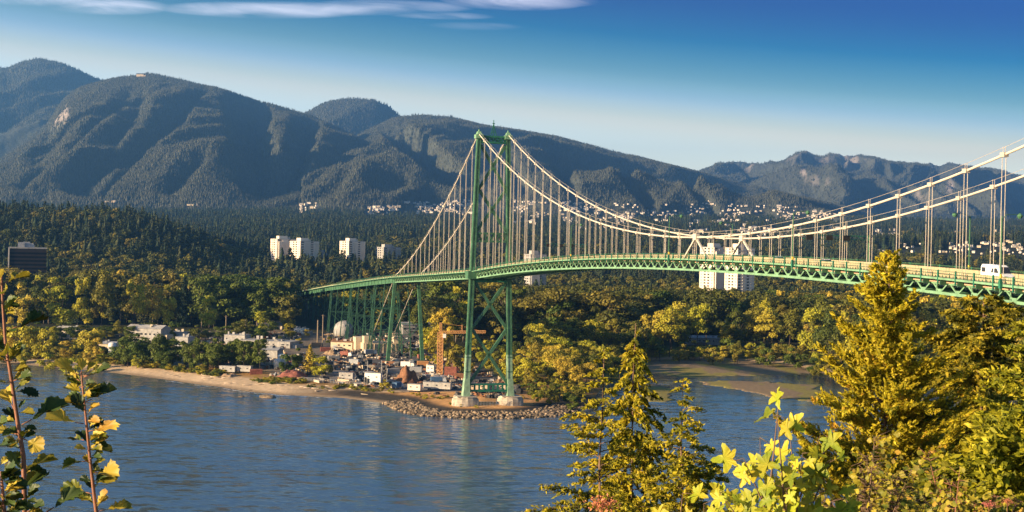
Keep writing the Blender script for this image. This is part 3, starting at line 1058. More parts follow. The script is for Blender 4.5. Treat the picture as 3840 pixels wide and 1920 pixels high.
for za, zb in ((110.5, 92.0), (92.0, 74.5), (53.5, 33.8), (33.8, 11.0)):
    for sg in (-1, 1):
        brace(za, -sg * (legoff(za) - 1.0), zb, sg * (legoff(zb) - 1.0), wd=.85 if za > 60 else 1.0)


def lattice(z0, z1, n, name='tower_strut', pl=0):
    mb = MB()
    o0, o1 = legoff(z0) - 1.1, legoff(z1) - 1.1
    for e in (-0.7, 0.7):
        mb.beam(bp_(e, -o0, z0), bp_(e, o0, z0), .7, .8, side=along); mb.beam(bp_(e, -o1, z1), bp_(e, o1, z1), .7, .8, side=along)
        for i in range(n):
            a, c, d = -1 + 2 * i / n, -1 + 2 * (i + .5) / n, -1 + 2 * (i + 1) / n
            mb.beam(bp_(e, o0 * a, z0), bp_(e, o1 * c, z1), .3, .35, side=along); mb.beam(bp_(e, o1 * c, z1), bp_(e, o0 * d, z0), .3, .35, side=along)
    return mb


lattice(111.6, 114.0, 6).build('tower_strut', M_['green_dark'], br)
lattice(70.3, 73.6, 6).build('tower_strut', M_['green'], br)
st = lattice(53.6, 55.8, 6)
st.beam(bp_(0, -7.6, 54.7), bp_(0, 7.6, 54.7), .4, 2.2, side=along)
st.build('tower_strut', M_['green_dark'], br)
st = MB()                                           # bottom strut, a plate with a row of oval holes
for z in (7.9, 10.6):
    st.beam(bp_(-.9, -8.2, z), bp_(-.9, 8.2, z), .5, .7, side=along); st.beam(bp_(.9, -8.2, z), bp_(.9, 8.2, z), .5, .7, side=along)
for i in range(9):
    o = -8 + i * 2.0
    st.beam(bp_(.9, o, 7.9), bp_(.9, o, 10.6), .8, .3, side=across)
st.build('tower_strut', M_['green_dark'], br)
fn = MB()
for (a, b_) in (((-1.3, 114), (0, 119.5)), ((1.3, 114), (0, 119.5)), ((-.8, 116), (.8, 116)), ((0, 114), (0, 121.0)), ((-.55, 119.6), (.55, 119.6))):
    fn.beam(bp_(0, a[0], a[1]), bp_(0, b_[0], b_[1]), .28, .28, side=along)
fn.build('tower_finial', M_['green_dark'], br)

SEND = 430.0
for sg in (-1, 1):
    o = sg * BW / 2 if False else sg * 6.35
    pts = [bp_(s, o, zcable(s)) for s in ([-262, -187] + list(np.linspace(-180, 0, 24)) + list(np.linspace(6, SEND, 70)))]
    cb = MB().tube(pts, 0.23, 8)
    cab = cb.build('main_cable', M_['cable'], br, True)
    pts = [bp_(s, o, zcable(s) + 1.25) for s in (list(np.linspace(-150, -3, 20)) + list(np.linspace(3, SEND, 70)))]
    hr = MB().tube(pts[:20], 0.035, 4).tube(pts[20:], 0.035, 4)
    hr.build('hand_rope', M_['rope'], cab)
    hung = [-10.75 * i for i in range(1, 17)] + [10.75 * i for i in range(1, 36)]
    for s in hung:
        mb = MB()
        zc, zd = zcable(s), zdeck(s)
        for e in (-0.5, 0.5):
            mb.tube([bp_(s + e, o, zd - 0.9), bp_(s + e, o, zc + .3)], 0.062, 6)
        mb.box(bp_(s, o, zc), (0.85, 1.2, 0.75), BA)
        for e in (-.3, .3):
            mb.tube([bp_(s + e, o, zc), bp_(s + e, o, zc + 1.35)], 0.045, 5)
        if abs(s) < 400:
            mb.build('hanger', M_['rope'], br)
    for e in (-1, 1):                               # ties that hold the cable to the deck at midspan
        MB().beam(bp_(BL, o, zcable(BL)), bp_(BL + e * 8.4, o, zdeck(BL) - .4), .45, .45, side=across).build('midspan_tie', M_['cable'], br)
    MB().box(bp_(BL, o, zcable(BL) + .15), (1.0, 2.0, 1.6), BA).build('cable_band', M_['cable'], cab)

S_ALL = [-760 + i * 10.75 for i in range(int((SEND + 760) / 10.75) + 1)]
S_SP = [-187 + i * 5.375 for i in range(int((SEND + 187) / 5.375) + 1)]


def strip(mb, o0, o1, zoff, th, ss=S_ALL, z2=None):
    for a, b_ in zip(ss[:-1], ss[1:]):
        vs = [bp_(s, o, zdeck(s) + zoff + dz_) for s in (a, b_) for o in (o0, o1) for dz_ in (0, -th)]
        mb.add(vs, [(0, 4, 6, 2), (1, 3, 7, 5), (0, 1, 5, 4), (2, 6, 7, 3)])
    return mb


dk = strip(MB(), -5.7, 5.7, -0.12, 0.45)
deck = dk.build('deck', M_['asphalt'], br)
ln = MB()
for o in (-1.85, 1.85):
    strip(ln, o - .08, o + .08, -.112, .004, [s for s in S_ALL if s > -420])
ln.build('lane_marking', M_['white'], deck)
for sg in (-1, 1):
    a, c = sorted((sg * 5.75, sg * 8.4))
    strip(MB(), a, c, 0.02, 0.22).build('sidewalk', M_['pave'], br)
    strip(MB(), sg * 8.52 - .12, sg * 8.52 + .12, 0.10, 0.36).build('edge_beam', M_['green_lit'], br)
    bar = strip(MB(), sg * 5.85 - .17, sg * 5.85 + .17, 1.02, 1.0)
    bar.build('road_barrier', M_['tan'], br)
    rl = MB()
    strip(rl, sg * 8.52 - .05, sg * 8.52 + .05, 1.32, .09)
    strip(rl, sg * 8.52 - .03, sg * 8.52 + .03, .75, .06)
    stp = 0.62 if sg < 0 else 0.32
    for s in np.arange(-420, SEND, stp):
        rl.beam(bp_(s, sg * 8.52, zdeck(s)), bp_(s, sg * 8.52, zdeck(s) + 1.25), .03 if sg < 0 else .07, .03, side=across)
    if sg < 0:
        for s in np.arange(100, SEND, 1.075):
            rl.beam(bp_(s, -8.4, zdeck(s) + .05), bp_(s, -8.4, zdeck(s) + .5), .12, .12, side=across)
    rl.mi = 1
    for s in np.arange(-187 - 5.375 * 40, SEND, 5.375):
        rl.beam(bp_(s, sg * 8.62, zdeck(s) - 1.0), bp_(s, sg * 8.62, zdeck(s) + 1.45), .24, .26, side=across)
    rl.build('railing', [M_['green'], M_['green_dark']], br)
    tr = MB()
    for a, b_ in zip(S_SP[:-1], S_SP[1:]):
        m_ = (a + b_) / 2
        o = sg * 6.4
        zt, zb = -1.0, -2.75
        tr.mi = 0
        tr.beam(bp_(a, o, zdeck(a) + zb), bp_(b_, o, zdeck(b_) + zb), .45, .5, side=across)
        tr.beam(bp_(a, o, zdeck(a) + zt), bp_(b_, o, zdeck(b_) + zt), .4, .4, side=across)
        tr.beam(bp_(m_, o, zdeck(m_) + zb), bp_(a + .35, o, zdeck(a) + zt), .2, .26, side=across)
        tr.beam(bp_(m_, o, zdeck(m_) + zb), bp_(b_ - .35, o, zdeck(b_) + zt), .2, .26, side=across)
        tr.beam(bp_(m_ - .6, o, zdeck(m_) + zb + .45), bp_(m_ + .6, o, zdeck(m_) + zb + .45), .28, .5, side=across)
    for s in [10.75 * i for i in range(-17, 40)]:
        tr.beam(bp_(s + 2.7, sg * 6.4, zdeck(s + 2.7) - 2.75), bp_(s + 2.7, sg * 6.4, zdeck(s + 2.7) - 1), .2, .2, side=across)
    tr.build('stiffening_truss', M_['green_lit'], br)
    pp = MB()
    for a, b_ in zip(S_SP[:-1], S_SP[1:]):
        pp.beam(bp_(a, sg * 6.85, zdeck(a) - .72), bp_(b_, sg * 6.85, zdeck(b_) - .72), .3, .3, side=across)
    pp.build('service_pipe', M_['pipe'], br)
fb = MB()
for s in S_SP:
    fb.beam(bp_(s, -8.2, zdeck(s) - .75), bp_(s, 8.2, zdeck(s) - .75), .3, .9, side=along)
    fb.beam(bp_(s, -6.3, zdeck(s) - 2.7), bp_(s, 6.3, zdeck(s) - 2.7), .25, .3, side=along)
for i, (a, b_) in enumerate(zip(S_SP[:-1], S_SP[1:])):
    e = 6.2 if i % 2 else -6.2
    fb.beam(bp_(a, -e, zdeck(a) - 2.7), bp_(b_, e, zdeck(b_) - 2.7), .3, .25)
fb.build('deck_framing', M_['green'], br)

S_V = [s for s in np.arange(-900, -186, 12.0)] + [-187]
for o in (-6.6, 6.6):
    gd = MB()
    for a, b_ in zip(S_V[:-1], S_V[1:]):
        gd.beam(bp_(a, o, zdeck(a) - 1.75), bp_(b_, o, zdeck(b_) - 1.75), .35, 2.5, side=across)
        gd.beam(bp_(a, o, zdeck(a) - 3.0), bp_(b_, o, zdeck(b_) - 3.0), .9, .2, side=across)
        gd.beam(bp_(a, o - .3, zdeck(a) - 3.0), bp_(a, o - .3, zdeck(a) - .6), .3, .3, side=across)
    gd.build('viaduct_girder', M_['green'], br)


def bent(s, big=False, tower=False):
    mb = MB(); z1 = zdeck(s) - 3.0
    g0_ = gz(*B(s, 0, 0)[:2]) - 1.0
    ss = (-4.0, 4.0) if tower else (0,)
    h = z1 - g0_
    wd = 2.0 if big else 0.62
    for e in ss:
        for sg in (-1, 1):
            mb.beam(bp_(s + e * .8, sg * 6.6, z1), bp_(s + e * 1.2, sg * (6.6 + .07 * h), g0_), wd * .8, wd * .8, wd, wd, side=across)
        n = max(1, int(h / (15 if big else 13)))
        for k in range(n):
            za, zb = z1 - h * k / n, z1 - h * (k + 1) / n
            oa, ob = 6.6 + .07 * (z1 - za), 6.6 + .07 * (z1 - zb)
            if not big or k == n - 1:
                mb.beam(bp_(s + e, -oa, za), bp_(s + e, ob, zb), .26, .26, side=along); mb.beam(bp_(s + e, oa, za), bp_(s + e, -ob, zb), .26, .26, side=along)
            if k < n - 1 and (not big or k == n - 2):
                mb.beam(bp_(s + e, -ob, zb), bp_(s + e, ob, zb), .35, .35, side=along)
    if tower:
        n = max(1, int(h / 11))
        for sg in (-1, 1):
            for k in range(n):
                za, zb = z1 - h * k / n, z1 - h * (k + 1) / n
                oa, ob = sg * (6.6 + .07 * (z1 - za)), sg * (6.6 + .07 * (z1 - zb))
                mb.beam(bp_(s - 4, oa, za), bp_(s + 4, ob, zb), .24, .24, side=across); mb.beam(bp_(s + 4, oa, za), bp_(s - 4, ob, zb), .24, .24, side=across)
    mb.build('viaduct_bent', M_['green' if big else 'green_dull'], br)


bent(-187, True)
for i in range(1, 22):
    bent(-187 - 32.0 * i, False, i % 3 == 2)
ab = MB()
for (sx, o, lx, wo, zz) in ((-268, 0, 22, 24, 9.5), (-262, -9, 8, 5, 13.5), (-262, 9, 8, 5, 13.5), (-274, -12, 12, 6, 12.2)):
    ab.box(bp_(sx, o, zz / 2), (wo, lx, zz), BA)
for i in range(9):
    ab.box(bp_(-256.9, -10.5 + i * 2.6, 5.0), (.5, .5, 8.6), BA)
ab.build('anchor_block', M_['beige'], br)
for s in range(-900, -180, 40):
    q = B(s, 0, 0); KEEP.append((q.x, q.y, 21))
KEEP.append((B(0, 0, 0).x, B(0, 0, 0).y, 16))

# lamps, signals on the bridge
def street_lamp(s, sg, label, hgt=11.0, rot=None):
    o = empty('street_lamp', B(s, sg * 8.9, zdeck(s)))
    pole = MB().tube([(0, 0, -1.2), (0, 0, 5), (0, 0, hgt)], [.17, .13, .09], 6).build('pole', M_['green'], o)
    ax = -sg * across
    a0 = Vector((0, 0, hgt))
    MB().tube([a0 - Vector((0, 0, .6)), a0 + ax * .8 + Vector((0, 0, .25)), a0 + ax * 3.2 + Vector((0, 0, .35))], [.07, .06, .05], 5).build('arm', M_['green'], o)
    hd = MB().lathe([(.12, 0.55), (.42, .3), (.5, .05), (.25, -.3)], a0 + ax * 3.3, 8)
    hd.build('lamp_head', M_['green'], o)
    MB().box(Vector((0, 0, 1.4)) + along * .1, (.34, .34, .6), BA).build('control_box', M_['yellow'], o)
    MB().box((0, 0, 0.2), (.46, .46, 1.5), BA).build('pole_base', M_['green_dark'], o)
    tag(o, label, 'street lamp', 'street lamps along the bridge')
    return o


def s_at(px, sg, o=8.9):                            # where along the bridge the railing passes the pixel column
    best = min(np.arange(-200, 400, .5), key=lambda s: abs((lambda p: CX + F * p.x / p.y)(B(s, sg * o, 0)) - derot(px, 960)[0]))
    return float(best)


street_lamp(s_at(2972, -1), -1, 'green street lamp on the near railing right of the silver car and the twin towers')
street_lamp(s_at(3757, -1), -1, 'green street lamp standing in front of the white van on the near railing')
street_lamp(s_at(2507, -1), -1, 'green street lamp on the near railing just left of the midspan cable ties')
street_lamp(s_at(3632, 1), 1, 'green street lamp on the far railing left of the white van')
street_lamp(s_at(2140, -1), -1, 'green street lamp on the near railing between the tower and midspan')
street_lamp(s_at(2745, 1), 1, 'green street lamp on the far railing behind the midspan cables', 9.5)


def gantry(px, span, label):
    s = s_at(px, 1)
    o = empty('signal_gantry', B(s, 9.0, zdeck(s)))
    MB().tube([(0, 0, -1), (0, 0, 6.6)], [.24, .18], 6).build('post', M_['green'], o)
    arm = MB()
    for z in (5.6, 6.4):
        arm.tube([Vector((0, 0, z)), Vector((0, 0, z)) - across * span], .09, 5)
    for k in range(9):
        arm.tube([Vector((0, 0, 5.6)) - across * span * k / 9, Vector((0, 0, 6.4)) - across * span * (k + .5) / 9], .05, 4)
    arm.build('arm', M_['green_dark'], o)
    for k in (0.36, 0.62, 0.92):
        MB().box(Vector((0, 0, 5.9)) - across * span * k - along * -.3, (1.5, .35, 1.1), BA).build('signal_box', M_['black'], o)
    tag(o, label, 'signal gantry', 'lane signal gantries over the bridge road')


gantry(3258, 15.5, 'lane signal gantry with three black boxes right of midspan')
gantry(2195, 15.0, 'lane signal gantry over the road just right of the tower')


# ------------------------------------------------------------------ vehicles
def wheel(o, x, y, r=.36):
    m = Matrix.Translation((x, y, r))
    w_ = MB()
    w_.tube([(x, y - .11, r), (x, y + .11, r)], r, 12)
    wo = w_.build('wheel', M_['black'], o)
    h = .125 if y > 0 else -.125
    MB().tube([(x, y - .02 + h, r), (x, y + .02 + h, r)], r * .55, 8).build('rim', M_['grey'], wo)


def side_prism(prof, y0, y1, inset=0.0):            # profile in x, z; pushed across y with narrowing at the top
    mb = MB(); n = len(prof); zmax = max(p[1] for p in prof); zmin = min(p[1] for p in prof)
    vs = []
    for y in (y0, y1):
        for x, z in prof:
            f = (z - zmin) / (zmax - zmin)
            vs.append((x, y * (1 - inset * f ** 2), z))
    mb.add(vs, [tuple(range(n)), tuple(range(2 * n - 1, n - 1, -1))] + [((i + 1) % n, i, n + i, n + (i + 1) % n) for i in range(n)])
    return mb


def bevel(o, w_=.06, seg=2):
    b_ = o.modifiers.new('edge', 'BEVEL'); b_.width = w_; b_.segments = seg; b_.limit_method = 'ANGLE'
    return o


def make_van(s, off, label):
    o = empty('van', B(s, off, zdeck(s) - .1), BA - math.pi / 2)
    o.rotation_euler = (0, math.atan((zdeck(s + 3) - zdeck(s - 3)) / -6.0) * 1, BA - math.pi / 2)
    prof = [(-2.95, .35), (2.95, .35), (3.05, .75), (2.95, 1.15), (2.2, 1.42), (1.45, 2.35), (1.0, 2.62), (-2.7, 2.62), (-2.95, 2.3)]
    bevel(side_prism(prof, -1.0, 1.0, .12).build('body', M_['carwhite'], o), .12, 3)
    for y in (-1, 1):
        d = .955 * y
        for nm, q in (('side_window', [(.55, 1.45), (1.75, 1.45), (1.15, 2.15), (.55, 2.15)]), ('side_window', [(-.25, 1.45), (.3, 1.45), (.3, 2.1), (-.0, 2.1)]), ('side_window', [(-2.6, 1.45), (-1.7, 1.45), (-1.7, 2.15), (-2.6, 2.15)])):
            side_prism(q, d, d * 1.03).build(nm, M_['glass'], o)
        for x in (-1.85, 1.95):
            wheel(o, x, .9 * y, .37)
        MB().box((2.96, .72 * y, .95), (.18, .36, .24)).build('headlight', M_['grey'], o)
    MB().add([(1.46, -.8, 2.36), (1.46, .8, 2.36), (2.26, .88, 1.46), (2.26, -.88, 1.46)], [(0, 1, 2, 3)])
    ws = MB(); ws.add([(1.49, -.78, 2.36), (1.49, .78, 2.36), (2.26, .86, 1.45), (2.26, -.86, 1.45)], [(3, 2, 1, 0)]); ws.build('windshield', M_['glass'], o)
    MB().box((3.02, 0, .5), (.2, 1.8, .28)).build('bumper', M_['grey'], o)
    o.scale = (1.12, 1.1, 1.12)
    tag(o, label, 'van')
    return o


def make_car(s, off, mk, label, flip=1):
    o = empty('car', B(s, off, zdeck(s) - .1), BA - math.pi / 2 * flip)
    body = [(-2.2, .3), (2.2, .3), (2.28, .6), (2.1, .82), (1.2, .95), (-1.8, 1.0), (-2.25, .85)]
    bevel(side_prism(body, -.88, .88, .05).build('body', M_[mk], o), .09)
    cab = [(-1.75, .97), (1.15, .92), (.45, 1.42), (.0, 1.5), (-.9, 1.48), (-1.3, 1.35)]
    cb = bevel(side_prism(cab, -.8, .8, .16).build('cabin', M_['glass'], o), .05)
    bevel(side_prism([(-1.15, 1.42), (.40, 1.42), (.0, 1.53), (-.9, 1.53)], -.66, .66).build('roof', M_[mk], o), .03)
    for y in (-1, 1):
        for x in (-1.35, 1.4):
            wheel(o, x, .8 * y, .32)
        MB().box((2.2, .6 * y, .68), (.16, .34, .16)).build('headlight', M_['white'], o)
        MB().box((-2.22, .62 * y, .78), (.14, .3, .18)).build('taillight', M_['taillight'], o)
    tag(o, label, 'car', 'cars crossing the bridge')
    return o


make_van(s_at(3738, -1, 3.4), -3.4, 'white high roofed van driving behind the lamp post at the right end of the bridge')
make_car(s_at(2425, -1, 3.4), -3.4, 'carblue', 'blue grey car on the bridge left of the midspan ties')
make_car(s_at(2765, -1, 1.0), -1.0, 'carwhite', 'white car passing in front of the twin cream towers')
make_car(s_at(2922, -1, 3.4), -3.4, 'carsilver', 'silver car beside the street lamp right of the twin towers')
make_car(s_at(3095, -1, 3.4), -3.4, 'carwhite', 'white car with red taillights left of the golden treetop', -1)
make_car(s_at(3308, -1, 3.4), -3.4, 'carsilver', 'silver car half hidden behind the top of the golden tree')


# ------------------------------------------------------------------ tall buildings in the wood
def block(mb, cx, cy_, z0, z1, w_, d_, rz):
    mb.box((cx, cy_, (z0 + z1) / 2), (w_, d_, z1 - z0), rz)


def apartment(px0, px1, ytop, ybot, Y, rz, label, wall='cream', floors=None, side_frac=.45, wing=0.0):
    pc = at((px0 + px1) / 2, ytop, Y)
    W = (px1 - px0) / F * Y
    zt = pc.z; zb = min(at((px0 + px1) / 2, ybot, Y).z, gz(pc.x, Y)) - 6
    c, s = math.cos(rz), abs(math.sin(rz))
    w_ = W * side_frac / max(s, .05) if False else W / (c + s * 1.0)
    d_ = w_
    o = empty('apartment_building', (pc.x, Y, zb), rz)
    H = zt - zb
    wl = MB().box((0, 0, H / 2), (w_, d_, H))
    if wing:
        wl.box((-w_ * .18, -d_ * .53, H * .47), (w_ * .5, d_ * .1, H * .94))
    wl.build('wall', M_[wall], o)
    rf = MB().box((0, 0, H + .25), (w_ * 1.01, d_ * 1.01, .5)).build('roof', M_['greyroof'], o)
    MB().box((-w_ * .1, 0, H + 2.4), (w_ * .42, d_ * .4, 4.0)).box((w_ * .2, d_ * .1, H + 1.6), (w_ * .2, d_ * .3, 2.4)).build('penthouse', M_[wall], o)
    nf = floors or max(4, int(H / 3.0))
    fh = H / nf
    for face in range(2):                            # the two faces seen from over the water
        nb = 4
        for k in range(nb):
            t0 = -0.5 + (k + .5) / nb
            if k % 2 == 0 or face == 1:              # a stack of recessed balconies
                bay = MB(); bw = (w_ if face == 0 else d_) / nb * .55
                for fl in range(1, nf):
                    z = fl * fh
                    if face == 0:
                        bay.box((t0 * w_, -d_ / 2 - .05, z + fh * .55), (bw, .12, fh * .55))
                    else:
                        bay.box((-w_ / 2 - .05, t0 * d_, z + fh * .55), (.12, bw, fh * .5)) if k in (1, 2) else bay.box((-w_ / 2 - .05, t0 * d_, z + fh * .55), (.12, bw * .3, fh * .4))
                        bay.box((w_ / 2 + .05, t0 * d_, z + fh * .55), (.12, bw, fh * .55))
                bay.build('window_bay', M_['glass'], o)
            else:
                ba = MB(); bw = w_ / nb * .8
                for fl in range(1, nf):
                    ba.box((t0 * w_, -d_ / 2 - .5, fl * fh + .45), (bw, 1.0, .95))
                ba.build('balcony_stack', M_[wall], o)
    tag(o, label, 'apartment building')
    KEEP.append((pc.x, Y, w_ * .72))
    return o


apartment(1012, 1118, 897, 975, 1880, R(28), 'cream apartment tower at the left end of the row in the wood', 'cream', wing=1)
apartment(1086, 1198, 905, 980, 1850, R(38), 'cream apartment tower with a grey shaded right face beside the leftmost tower', 'cream')
apartment(1190, 1228, 950, 978, 1900, R(30), 'small grey annex block at the right foot of the twin apartment towers', 'greyroof')
apartment(1273, 1371, 905, 967, 1950, R(36), 'cream apartment tower standing alone between the twin towers and the low white block', 'cream')
apartment(1408, 1505, 928, 972, 1950, R(30), 'low white apartment block nearest to the bridge tower on its left', 'offwhite')
apartment(2627, 2738, 928, 1100, 1480, R(33), 'cream high rise behind midspan, left one of the pair', 'cream', wing=1)
apartment(2722, 2828, 930, 1105, 1440, R(28), 'cream high rise behind midspan, right one of the pair', 'cream')
apartment(1965, 2050, 955, 1080, 1500, R(22), 'white apartment block seen above and below the bridge deck right of the tower', 'offwhite', wing=1)

# dark office block
pc = at(104, 932, 1330)
zb = 8
ob = empty('office_building', (pc.x, 1330, zb), R(20))
H = pc.z - zb
MB().box((0, 0, H / 2), (34, 25, H)).build('wall', M_['brown'], ob)
for k in range(int(H / 3.6)):
    MB().box((0, 0, 2.4 + k * 3.6), (34.2, 25.2, 1.7)).build('window', M_['officeglass'], ob)
MB().box((0, 0, H + .6), (34.6, 25.6, 1.3)).build('roof', M_['offwhite'], ob)
MB().box((-1, 0, H + 3), (15, 12, 4), 0, .8).box((-1, 0, H + 5.5), (6, 5, 2)).box((-6, -5, H + 3.5), (6, 4, 5)).build('penthouse', M_['grey'], ob)
MB().box((-17.0, -12.6, H / 2), (1.1, .9, H)).build('corner_column', M_['cream'], ob)
tag(ob, 'dark brown glass office block with white roof edge at the left edge', 'office building')
KEEP.append((pc.x, 1330, 26))


# ------------------------------------------------------------------ houses on the far hillsides
def house_mesh(name, wd, dp, h, rm, wallm):
    mb = MB()
    mb.mi = 0
    mb.box((0, 0, h / 2 - 2), (wd, dp, h + 4))
    mb.mi = 1
    ov_ = .6
    mb.prism([(-dp / 2 - ov_, h), (dp / 2 + ov_, h), (0, h + dp * .28)], -wd / 2 - ov_, wd / 2 + ov_)
    mb.mi = 2
    for k in range(3):
        mb.box((-wd / 2 + wd * (k + .5) / 3, -dp / 2 - .03, h * .6), (wd * .16, .1, 1.4))
    mb.box((wd * .25, dp * .1, h + dp * .25), (1, 1, 2.2))
    return mb.mesh(name, [M_[wallm], M_[rm], M_['glass']])


HM = [house_mesh('house', 15, 11, 6.5, 'greyroof', 'cream'), house_mesh('house', 18, 10, 6, 'offwhite', 'beige'), house_mesh('house', 12, 10, 7, 'darkroof', 'cream'), house_mesh('house', 22, 12, 6.5, 'offwhite', 'cream')]
HSZ = rng


def surf_g(g, u, ang):                               # point of a mountain mesh seen in that direction
    X, Y, z, T = g['X'], g['Y'], g['z'], g['T']
    uc = X[0] / Y[0]
    j = int(np.argmin(np.abs(uc - u)))
    a = (z[:, j] - CAMH) / Y[:, j]
    ok = np.where((a >= ang) & (T[:, j] < 1))[0]
    if len(ok) == 0:
        return None
    i = ok[0]
    if i == 0:
        return None
    return float(X[i, j]), float(Y[i, j]), float(z[i, j])


YL = np.concatenate([np.arange(1500, 6900, 30)])


def surf_ground(u, ang):
    zz = ground_z(u * YL, YL)
    a = (zz - CAMH) / YL
    ok = np.where(a >= ang)[0]
    if len(ok) == 0:
        return None
    Y = float(YL[ok[0]])
    return u * Y, Y, float(zz[ok[0]])


HOUSE_ZONES = [  # overview polygon band: x0 x1 y0 y1 number, tilt of the band, label, group
    (685, 815, 516, 548, 16, 0.0, 'pale house in the small cluster on the hillside above the twin apartment towers', 'houses above the twin apartment towers'),
    (925, 1185, 518, 556, 54, -0.06, 'pale house on the wooded slope just left of the bridge tower', 'houses left of the bridge tower'),
    (1292, 1700, 512, 578, 86, 0.05, 'pale house on the slope behind the hangers right of the bridge tower', 'houses right of the bridge tower'),
    (1728, 2110, 518, 604, 116, 0.07, 'pale house on the slope above the low point of the bridge cables', 'houses above midspan'),
    (2200, 2576, 580, 640, 62, 0.05, 'pale house in the wood behind the right end of the bridge', 'houses behind the right end of the bridge'),
]
HPOS = []
for (x0, x1, y0, y1, n, tilt, lab, grp) in HOUSE_ZONES:
    made = 0; tries = 0
    while made < n and tries < n * 8:
        tries += 1
        x = rng.uniform(x0, x1)
        yb = y0 + (y1 - y0) * min(1, max(0, rng.gauss(.45, .33))) + tilt * (x - x0) * .5
        if fbm(np.array([x / 45.0]), np.array([yb / 14.0]), 77, 2)[0] < (0.2 if x0 < 900 else 0.36):
            continue
        d = at(x * 1.49068, yb * 1.49068, 1.0)
        ang = d.z - CAMH
        ps_ = [q for q in (surf_ground(d.x, ang), surf_g(g1, d.x, ang), surf_g(g3, d.x, ang)) if q]
        if not ps_:
            continue
        q = min(ps_, key=lambda k: k[1])
        if not clear_of(q[0], q[1]):
            continue
        o = link('house', rng.choice(HM), None, (q[0], q[1], q[2] + rng.uniform(3, 9)))
        o.rotation_euler = (0, 0, rng.uniform(-.7, .5))
        k = rng.uniform(0.42, 0.72) * min(1.0, q[1] / 4300)
        o.scale = (k * rng.uniform(.9, 1.5), k, k)
        tag(o, lab, 'house', grp)
        HPOS.append(q); made += 1
more = []
for (x0, x1, y0, y1, n, tilt, lab, grp) in HOUSE_ZONES:
    for _ in range(int(n * (1.2 if x0 < 900 else 4.6))):
        x = rng.uniform(x0, x1)
        yb = y0 + (y1 - y0) * min(1, max(0, rng.gauss(.45, .33))) + tilt * (x - x0) * .5
        if fbm(np.array([x / 45.0]), np.array([yb / 14.0]), 77, 2)[0] < (0.2 if x0 < 900 else 0.42):
            continue
        d = at(x * 1.49068, yb * 1.49068, 1.0)
        ps_ = [q for q in (surf_ground(d.x, d.z - CAMH), surf_g(g1, d.x, d.z - CAMH), surf_g(g3, d.x, d.z - CAMH)) if q]
        if ps_:
            q = min(ps_, key=lambda k: k[1])
            if clear_of(q[0], q[1]):
                more.append((q[0], q[1], q[2] + 5)); HPOS.append(q)
k = np.random.default_rng(3).uniform(.35, .62, (len(more), 1)) * np.minimum(1.0, np.array(more)[:, 1:2] / 4300) * np.ones((1, 3))
HMORE = (np.array(more), k)
HP = np.array(HPOS)
for (x, y, lab) in ((485, 523, 'long white building at the foot of the mountain left of the house clusters'), (278, 515, 'pale building low on the mountain foot near the left hill')):
    d = at(x * 1.49068, y * 1.49068, 1.0)
    q = surf_g(g1, d.x, d.z - CAMH) or surf_ground(d.x, d.z - CAMH)
    o = empty('large_building', q)
    MB().box((0, 0, 6), (40, 12, 6)).box((12, -2, 7), (12, 12, 8)).build('wall', M_['beige'], o)
    MB().box((0, 0, 9.3), (41, 13, .7)).box((12, -2, 11.3), (13, 13, .7)).build('roof', M_['greyroof'], o)
    tag(o, lab, 'building')
# lodge on the summit
p = at(356 * 1.49068, 191 * 1.49068, 8500)
o = empty('summit_lodge', (p.x, 8480, p.z - 6))
MB().box((0, 0, 4), (44, 20, 16)).box((20, 0, 2), (26, 16, 10)).build('wall', M_['beige'], o)
MB().prism([(-12, 12), (12, 12), (0, 19)], -24, 24).build('roof', M_['darkroof'], o)
tag(o, 'pale lodge on the top of the main mountain', 'lodge')

def glade(X, Y, r):                                  # open ground round the houses on the side of the water
    m = np.ones(len(X), bool)
    for k in range(len(HP)):
        du = np.abs(X / Y - HP[k, 0] / HP[k, 1]) * Y
        m &= ~((du < 17) & (Y < HP[k, 1] + 12) & (Y > HP[k, 1] - 190) & (r.random(len(X)) < .93))
    return m


for nm, g, n, (h0, h1), s_ in (('back_left_wood', g0, 40000, (14, 28), 1), ('back_dome_wood', g2, 24000, (14, 28), 2),
                               ('main_slope_wood', g1, 170000, (10, 20), 3), ('long_ridge_wood', g3, 150000, (10, 20), 4), ('far_range_wood', g4, 40000, (14, 28), 5)):
    tmn = 0.45 if nm.startswith('back') else 0.0
    P = scatter_on(g, n, tmn, 1.01, s_)
    r = np.random.default_rng(s_ + 70)
    if s_ in (3, 4):
        P = P[glade(P[:, 0], P[:, 1], r)]
        n = len(P)
    h = r.uniform(h0, h1, n) * np.where(r.random(n) < 0.05, 1.25, 1)
    wd = h * r.uniform(0.9, 1.35, n)
    P[:, 2] -= 2
    tag(scatter(nm, P, np.stack([wd, wd, h], 1), r.integers(0, 4, n), FARC, s_), kind='stuff')

tag(scatter('hillside_houses', HMORE[0], HMORE[1], np.arange(len(HMORE[0])) % 4, HM, 44), kind='stuff')

# ------------------------------------------------------------------ the wood of the valley floor
r = np.random.default_rng(5)


def wood_points(n, ylo, yhi, ulo, uhi, pw):
    Y = (ylo ** pw + r.random(n) * (yhi ** pw - ylo ** pw)) ** (1 / pw)
    u = r.uniform(ulo, uhi, n)
    return u * Y, Y


def keep_mask(X, Y, pad=0):
    m = np.ones(len(X), bool)
    for (kx, ky, kr) in KEEP:
        m &= (X - kx) ** 2 + (Y - ky) ** 2 > (kr + pad) ** 2
        # sight line to the foot of a tall building stays open
    return m


